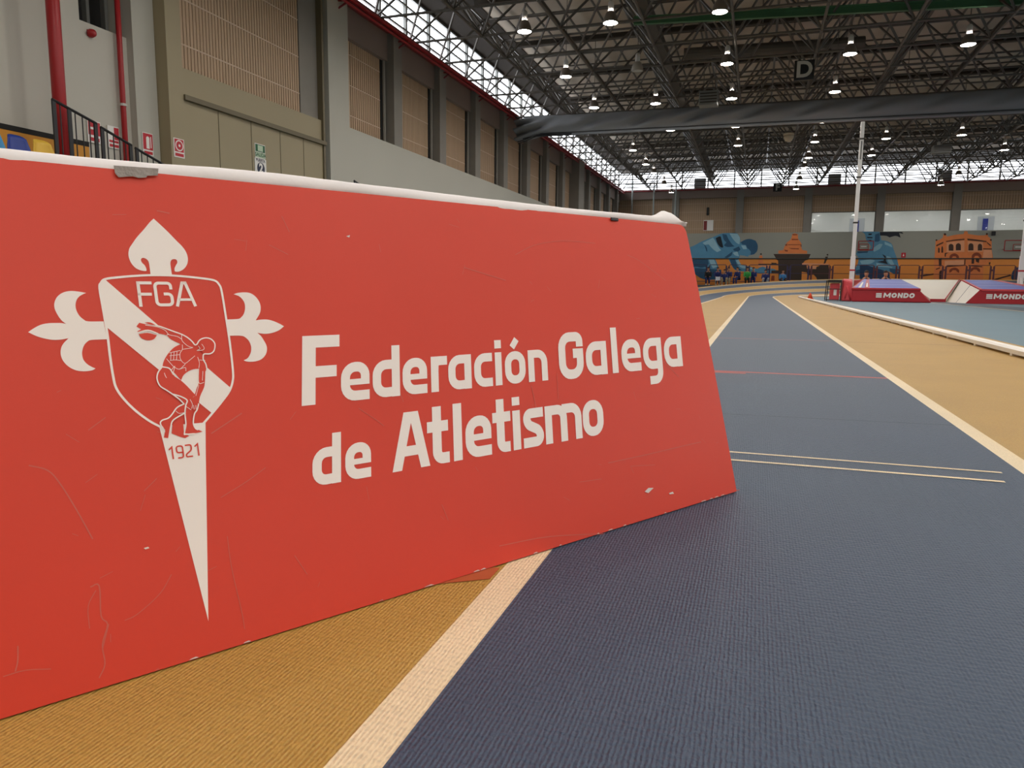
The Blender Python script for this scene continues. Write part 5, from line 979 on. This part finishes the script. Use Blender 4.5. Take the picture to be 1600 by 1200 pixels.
# ------------------------------------------------------------------ pole-vault pit
pit = thing('vault_mat', 'left red and blue vault mat lettered MONDO', 'mat', (0, 0, 0), 'pole vault landing mats')
FYm, BYm = 25.4, 29.0
def mondo(t, x0, x1, z0, z1, l0, l1):
    lm = MB(); hgt = z1 - z0; W = (x1 - x0) / 5.35; th = hgt * .30
    P2 = lambda px, pz: (x0 + px * W + pz * hgt * .12, z0 + pz * hgt)
    def bar(pts, wd=th):       # heavy block strokes standing on the mat front
        rb_ = MB(); ribbon(rb_, [P2(*p) for p in pts], wd, 0); lm.add([(a, FYm - .012 - .0004 * len(lm.f) / 50, b) for a, b, c in rb_.v], rb_.f)
    def ringo(px):
        q_ = th / 2; c_ = rounded([(x0 + px * W + q_, z0 + q_), (x0 + (px + .92) * W - q_, z0 + q_), (x0 + (px + .92) * W - q_ + .1 * hgt, z1 - q_), (x0 + px * W + q_ + .1 * hgt, z1 - q_)], .05, True)
        rb_ = MB(); ribbon(rb_, c_, th, 0, closed=True); lm.add([(a, FYm - .012, b) for a, b, c in rb_.v], rb_.f)
    bar([(.17, 0), (.17, 1)]); bar([(1.13, 0), (1.13, 1)]); bar([(.22, .92), (.65, .25)], th * .8); bar([(1.08, .92), (.65, .25)], th * .8)
    ringo(1.42)
    bar([(2.63, 0), (2.63, 1)]); bar([(3.2, 0), (3.2, 1)]); bar([(2.63, .9), (3.2, .1)], th * .85)
    bar([(3.62, 0), (3.62, 1)]); q_ = th / 2
    rb_ = MB(); ribbon(rb_, rounded([(x0 + 3.55 * W, z0 + q_), (x0 + 4.38 * W - q_, z0 + q_), (x0 + 4.38 * W - q_ + .1 * hgt, z1 - q_), (x0 + 3.55 * W + .1 * hgt, z1 - q_)], .055), th, 0); lm.add([(a, FYm - .013, b) for a, b, c in rb_.v], rb_.f)
    ringo(4.48)
    lm.build('lettering', M_signwhite, t)
    mb = MB()
    for k in range(3): mb.box(l0, l1, FYm - .012, FYm - .006, z0 + .05 * k, z0 + .05 * k + .038)
    mb.build('square_mark', M_signwhite, t)
zf, zb = .43, .735
# left bun: top slopes up to the back, outer end slants in behind the upright
mb = MB(); mb.hexa([(2.85, FYm, 0), (5.10, FYm, 0), (5.34, 27.1, 0), (3.6, BYm, 0), (2.84, FYm, zf - .03), (4.72, FYm, zf - .03), (4.81, BYm, zb - .03), (3.6, BYm, zb - .03)]); mb.build('core', M_matred, pit, bevel=.03)
mb = MB(); mb.hexa([(2.82, FYm - .03, zf - .07), (4.78, FYm - .03, zf - .07), (4.82, BYm, zb - .06), (3.58, BYm, zb - .06), (2.82, FYm - .03, zf), (4.76, FYm - .03, zf), (4.81, BYm, zb), (3.58, BYm, zb)]); mb.build('top_flap', M_matred, pit, bevel=.015)
def top_sheet(t, x0f, x1f, x0b, x1b, nm='blue_top', m=None, zz0=.004, f0=0, f1=1):
    def at(f, g, dz=0.):
        xa = x0f + (x0b - x0f) * f; xb = x1f + (x1b - x1f) * f
        return (xa + (xb - xa) * g, FYm + (BYm - FYm) * f, zf + (zb - zf) * f + zz0 + dz)
    mb = MB(); mb.add([at(f0, 0), at(f0, 1), at(f1, 1), at(f1, 0)], [(0, 1, 2, 3)], 0); mb.build(nm, m or M_matblue, t)
    if nm == 'blue_top':
        for f in (.33, .63):
            s_ = MB(); s_.add([at(f, 0, .004), at(f, 1, .004), at(f + .025, 1, .004), at(f + .025, 0, .004)], [(0, 1, 2, 3)]); s_.build('seam', M_matstripe, t)
top_sheet(pit, 3.35, 4.74, 3.78, 4.80)
M_lilac = mat('lilac_patch', '#7D7CC0', .5)
top_sheet(pit, 2.90, 3.20, 3.62, 3.70, 'end_patch', M_lilac, .006)
top_sheet(pit, 3.02, 3.10, 3.63, 3.65, 'white_stripe', M_matwhite, .010, 0, .6)
top_sheet(pit, 3.24, 3.29, 3.72, 3.74, 'white_stripe', M_matwhite, .010, .08, .5)
mondo(pit, 3.74, 4.6, .135, .285, 3.54, 3.70)
pit2 = thing('vault_mat', 'right red and blue vault mat lettered MONDO, cut by the picture edge', 'mat', (0, 0, 0), 'pole vault landing mats')
Q = [(6.0, FYm, 0), (8.25, FYm, 0), (7.75, BYm, 0), (5.86, 27.1, 0), (6.34, FYm, zf - .03), (8.25, FYm, zf - .03), (7.75, BYm, zb - .03), (6.66, BYm, zb - .03)]
mb = MB(); mb.add(Q, [(0, 3, 2, 1), (4, 5, 6, 7), (0, 1, 5, 4), (1, 2, 6, 5), (2, 3, 7, 6)]); mb.build('core', M_matred, pit2)
for f0, f1 in ((0, .47), (.49, 1)):
    a0, a1, b0, b1 = Vector(Q[0]), Vector(Q[4]), Vector(Q[3]), Vector(Q[7])
    mb = MB(); mb.add([a0.lerp(b0, f0), a0.lerp(b0, f1), a1.lerp(b1, f1), a1.lerp(b1, f0)], [(0, 1, 2, 3)]); mb.build('white_slope', M_matwhite, pit2)
a0, a1, b0, b1 = Vector(Q[0]), Vector(Q[4]), Vector(Q[3]), Vector(Q[7])
mb = MB(); mb.add([a0.lerp(b0, .47), a0.lerp(b0, .49), a1.lerp(b1, .49), a1.lerp(b1, .47)], [(0, 1, 2, 3)]); mb.build('crease', M_ledge, pit2)
mb = MB(); mb.hexa([(6.40, FYm - .03, zf - .07), (8.27, FYm - .03, zf - .07), (7.77, BYm, zb - .06), (6.72, BYm, zb - .06), (6.34, FYm - .03, zf), (8.27, FYm - .03, zf), (7.77, BYm, zb), (6.68, BYm, zb)]); mb.build('top_flap', M_matpink, pit2, bevel=.015)
top_sheet(pit2, 6.42, 7.9, 6.74, 7.55)
top_sheet(pit2, 7.93, 8.2, 7.58, 7.72, 'end_patch', M_matpink, .006)
mondo(pit2, 6.71, 7.57, .145, .295, 6.53, 6.69)
pit3 = thing('vault_mat', 'white sloping back face of the vault box between the two red mats', 'mat', (0, 0, 0), 'pole vault landing mats')
mb = MB(); mb.hexa([(5.37, 27.0, 0), (5.81, 27.0, 0), (6.63, 29.05, 0), (4.83, 29.05, 0), (5.37, 27.0, .1), (5.81, 27.0, .1), (6.63, 29.05, .735), (4.83, 29.05, .735)]); mb.build('white_face', [M_matwhite], pit3)
mb = MB(); mb.add([(5.365, 26.985, .0), (5.815, 26.985, .0), (5.815, 26.985, .1), (5.365, 26.985, .1)], [(0, 1, 2, 3)]); mb.build('red_base', M_matred, pit3)
mb = MB(); P = [Vector((5.80, 26.98, .11)), Vector((6.61, 29.03, .745))]; mb.tube(P[0], P[1], .018, 6); mb.build('red_piping', M_matred, pit3)
pit4 = thing('vault_mat', 'large red main mat behind the vault box, mostly hidden', 'mat', (0, 0, 0), 'pole vault landing mats')
mb = MB(); mb.box(3.62, 7.7, 29.08, 33, 0, .735); mb.build('main_block', M_matred, pit4, bevel=.03)
# upright standards with padded bases
def upright(x, yb, lab, tall=5.93):
    t = thing('vault_upright', lab, 'upright', (x, yb, 0), 'pole vault uprights')
    mb = MB(); mb.box(-.07, .07, -.3, .5, 0, .06); mb.build('base', M_whitemetal, t)
    mb = MB(); mb.box(-.075, .075, -.05, .05, .06, 1.5); mb.build('lower_post', M_whitemetal, t, bevel=.01)
    mb = MB(); mb.box(-.06, .06, -.04, .04, 1.5, tall); mb.build('post', M_whitemetal, t, bevel=.008)
    for z in (1.0, 2.6, 4.1, 5.35):
        mb = MB(); mb.box(-.08, .08, -.056, .056, z, z + (.1 if z < 1 else .05)); mb.build('band', M_signred if z < 1.1 else M_ledge, t)
    mb = MB(); mb.box(-.02, .02, -.056, -.052, 4.7, 5.3); mb.build('scale_strip', M_frame, t)
    mb = MB(); mb.tube((0, -.3, .06), (0, -.05, .8), .02, 8); mb.build('brace', M_whitemetal, t)
    return t
upright(3.075, 27.8, 'tall white vault upright at the left end of the left mat')
upright(8.06, 27.8, 'tall white vault upright at the picture edge on the right mat')
for x, lab in ((2.72, 'crumpled red pad wrapped round the foot of the left upright'),):
    t = thing('upright_pad', lab, 'pad', (x, 26.2, 0)); mb = MB(); mb.hexa([(-.11, -.35, 0), (.2, -.5, 0), (.25, .3, 0), (-.09, .3, 0), (-.08, -.25, .7), (.16, -.4, .62), (.25, .3, .72), (-.07, .3, .72)]); mb.build('cover', M_matpink, t, bevel=.05)
    mb = MB(); mb.tube((-.02, -.37, .08), (.1, -.33, .55), .035, 8); mb.tube((.14, -.46, .05), (.02, -.36, .5), .03, 8); mb.build('fold', M_matpink, t, True)
t = thing('padded_box', 'pinkish red padded box with a white label inside the black frame', 'box', (2.42, 26.2, 0)); mb = MB(); mb.box(-.14, .13, -.2, .2, .02, .57); mb.build('cover', M_matpink, t, bevel=.03)
mb = MB(); mb.box(-.05, .04, -.212, -.2, .18, .36); mb.build('label_patch', M_signwhite, t)
t = thing('frame_trolley', 'black tubular trolley frame left of the red mats', 'trolley', (2.4, 26.2, 0))
for x in (-.24, .17):
    for yv in (-.32, .32): mb = MB(); mb.tube((x, yv, 0), (x + (.03 if x < 0 else 0), yv, .66), .014, 6); mb.build('leg', M_black, t)
for z in (.03, .38, .66):
    mb = MB(); P = [(-.24 + .045 * z, -.32, z), (.17, -.32, z), (.17, .32, z), (-.24 + .045 * z, .32, z)]
    for i in range(4): mb.tube(P[i], P[(i + 1) % 4], .013, 6)
    mb.build('hoop', M_black, t)
mb = MB(); mb.box(-.2, .16, -.3, .3, .585, .645); mb.build('tray', M_ledge, t)
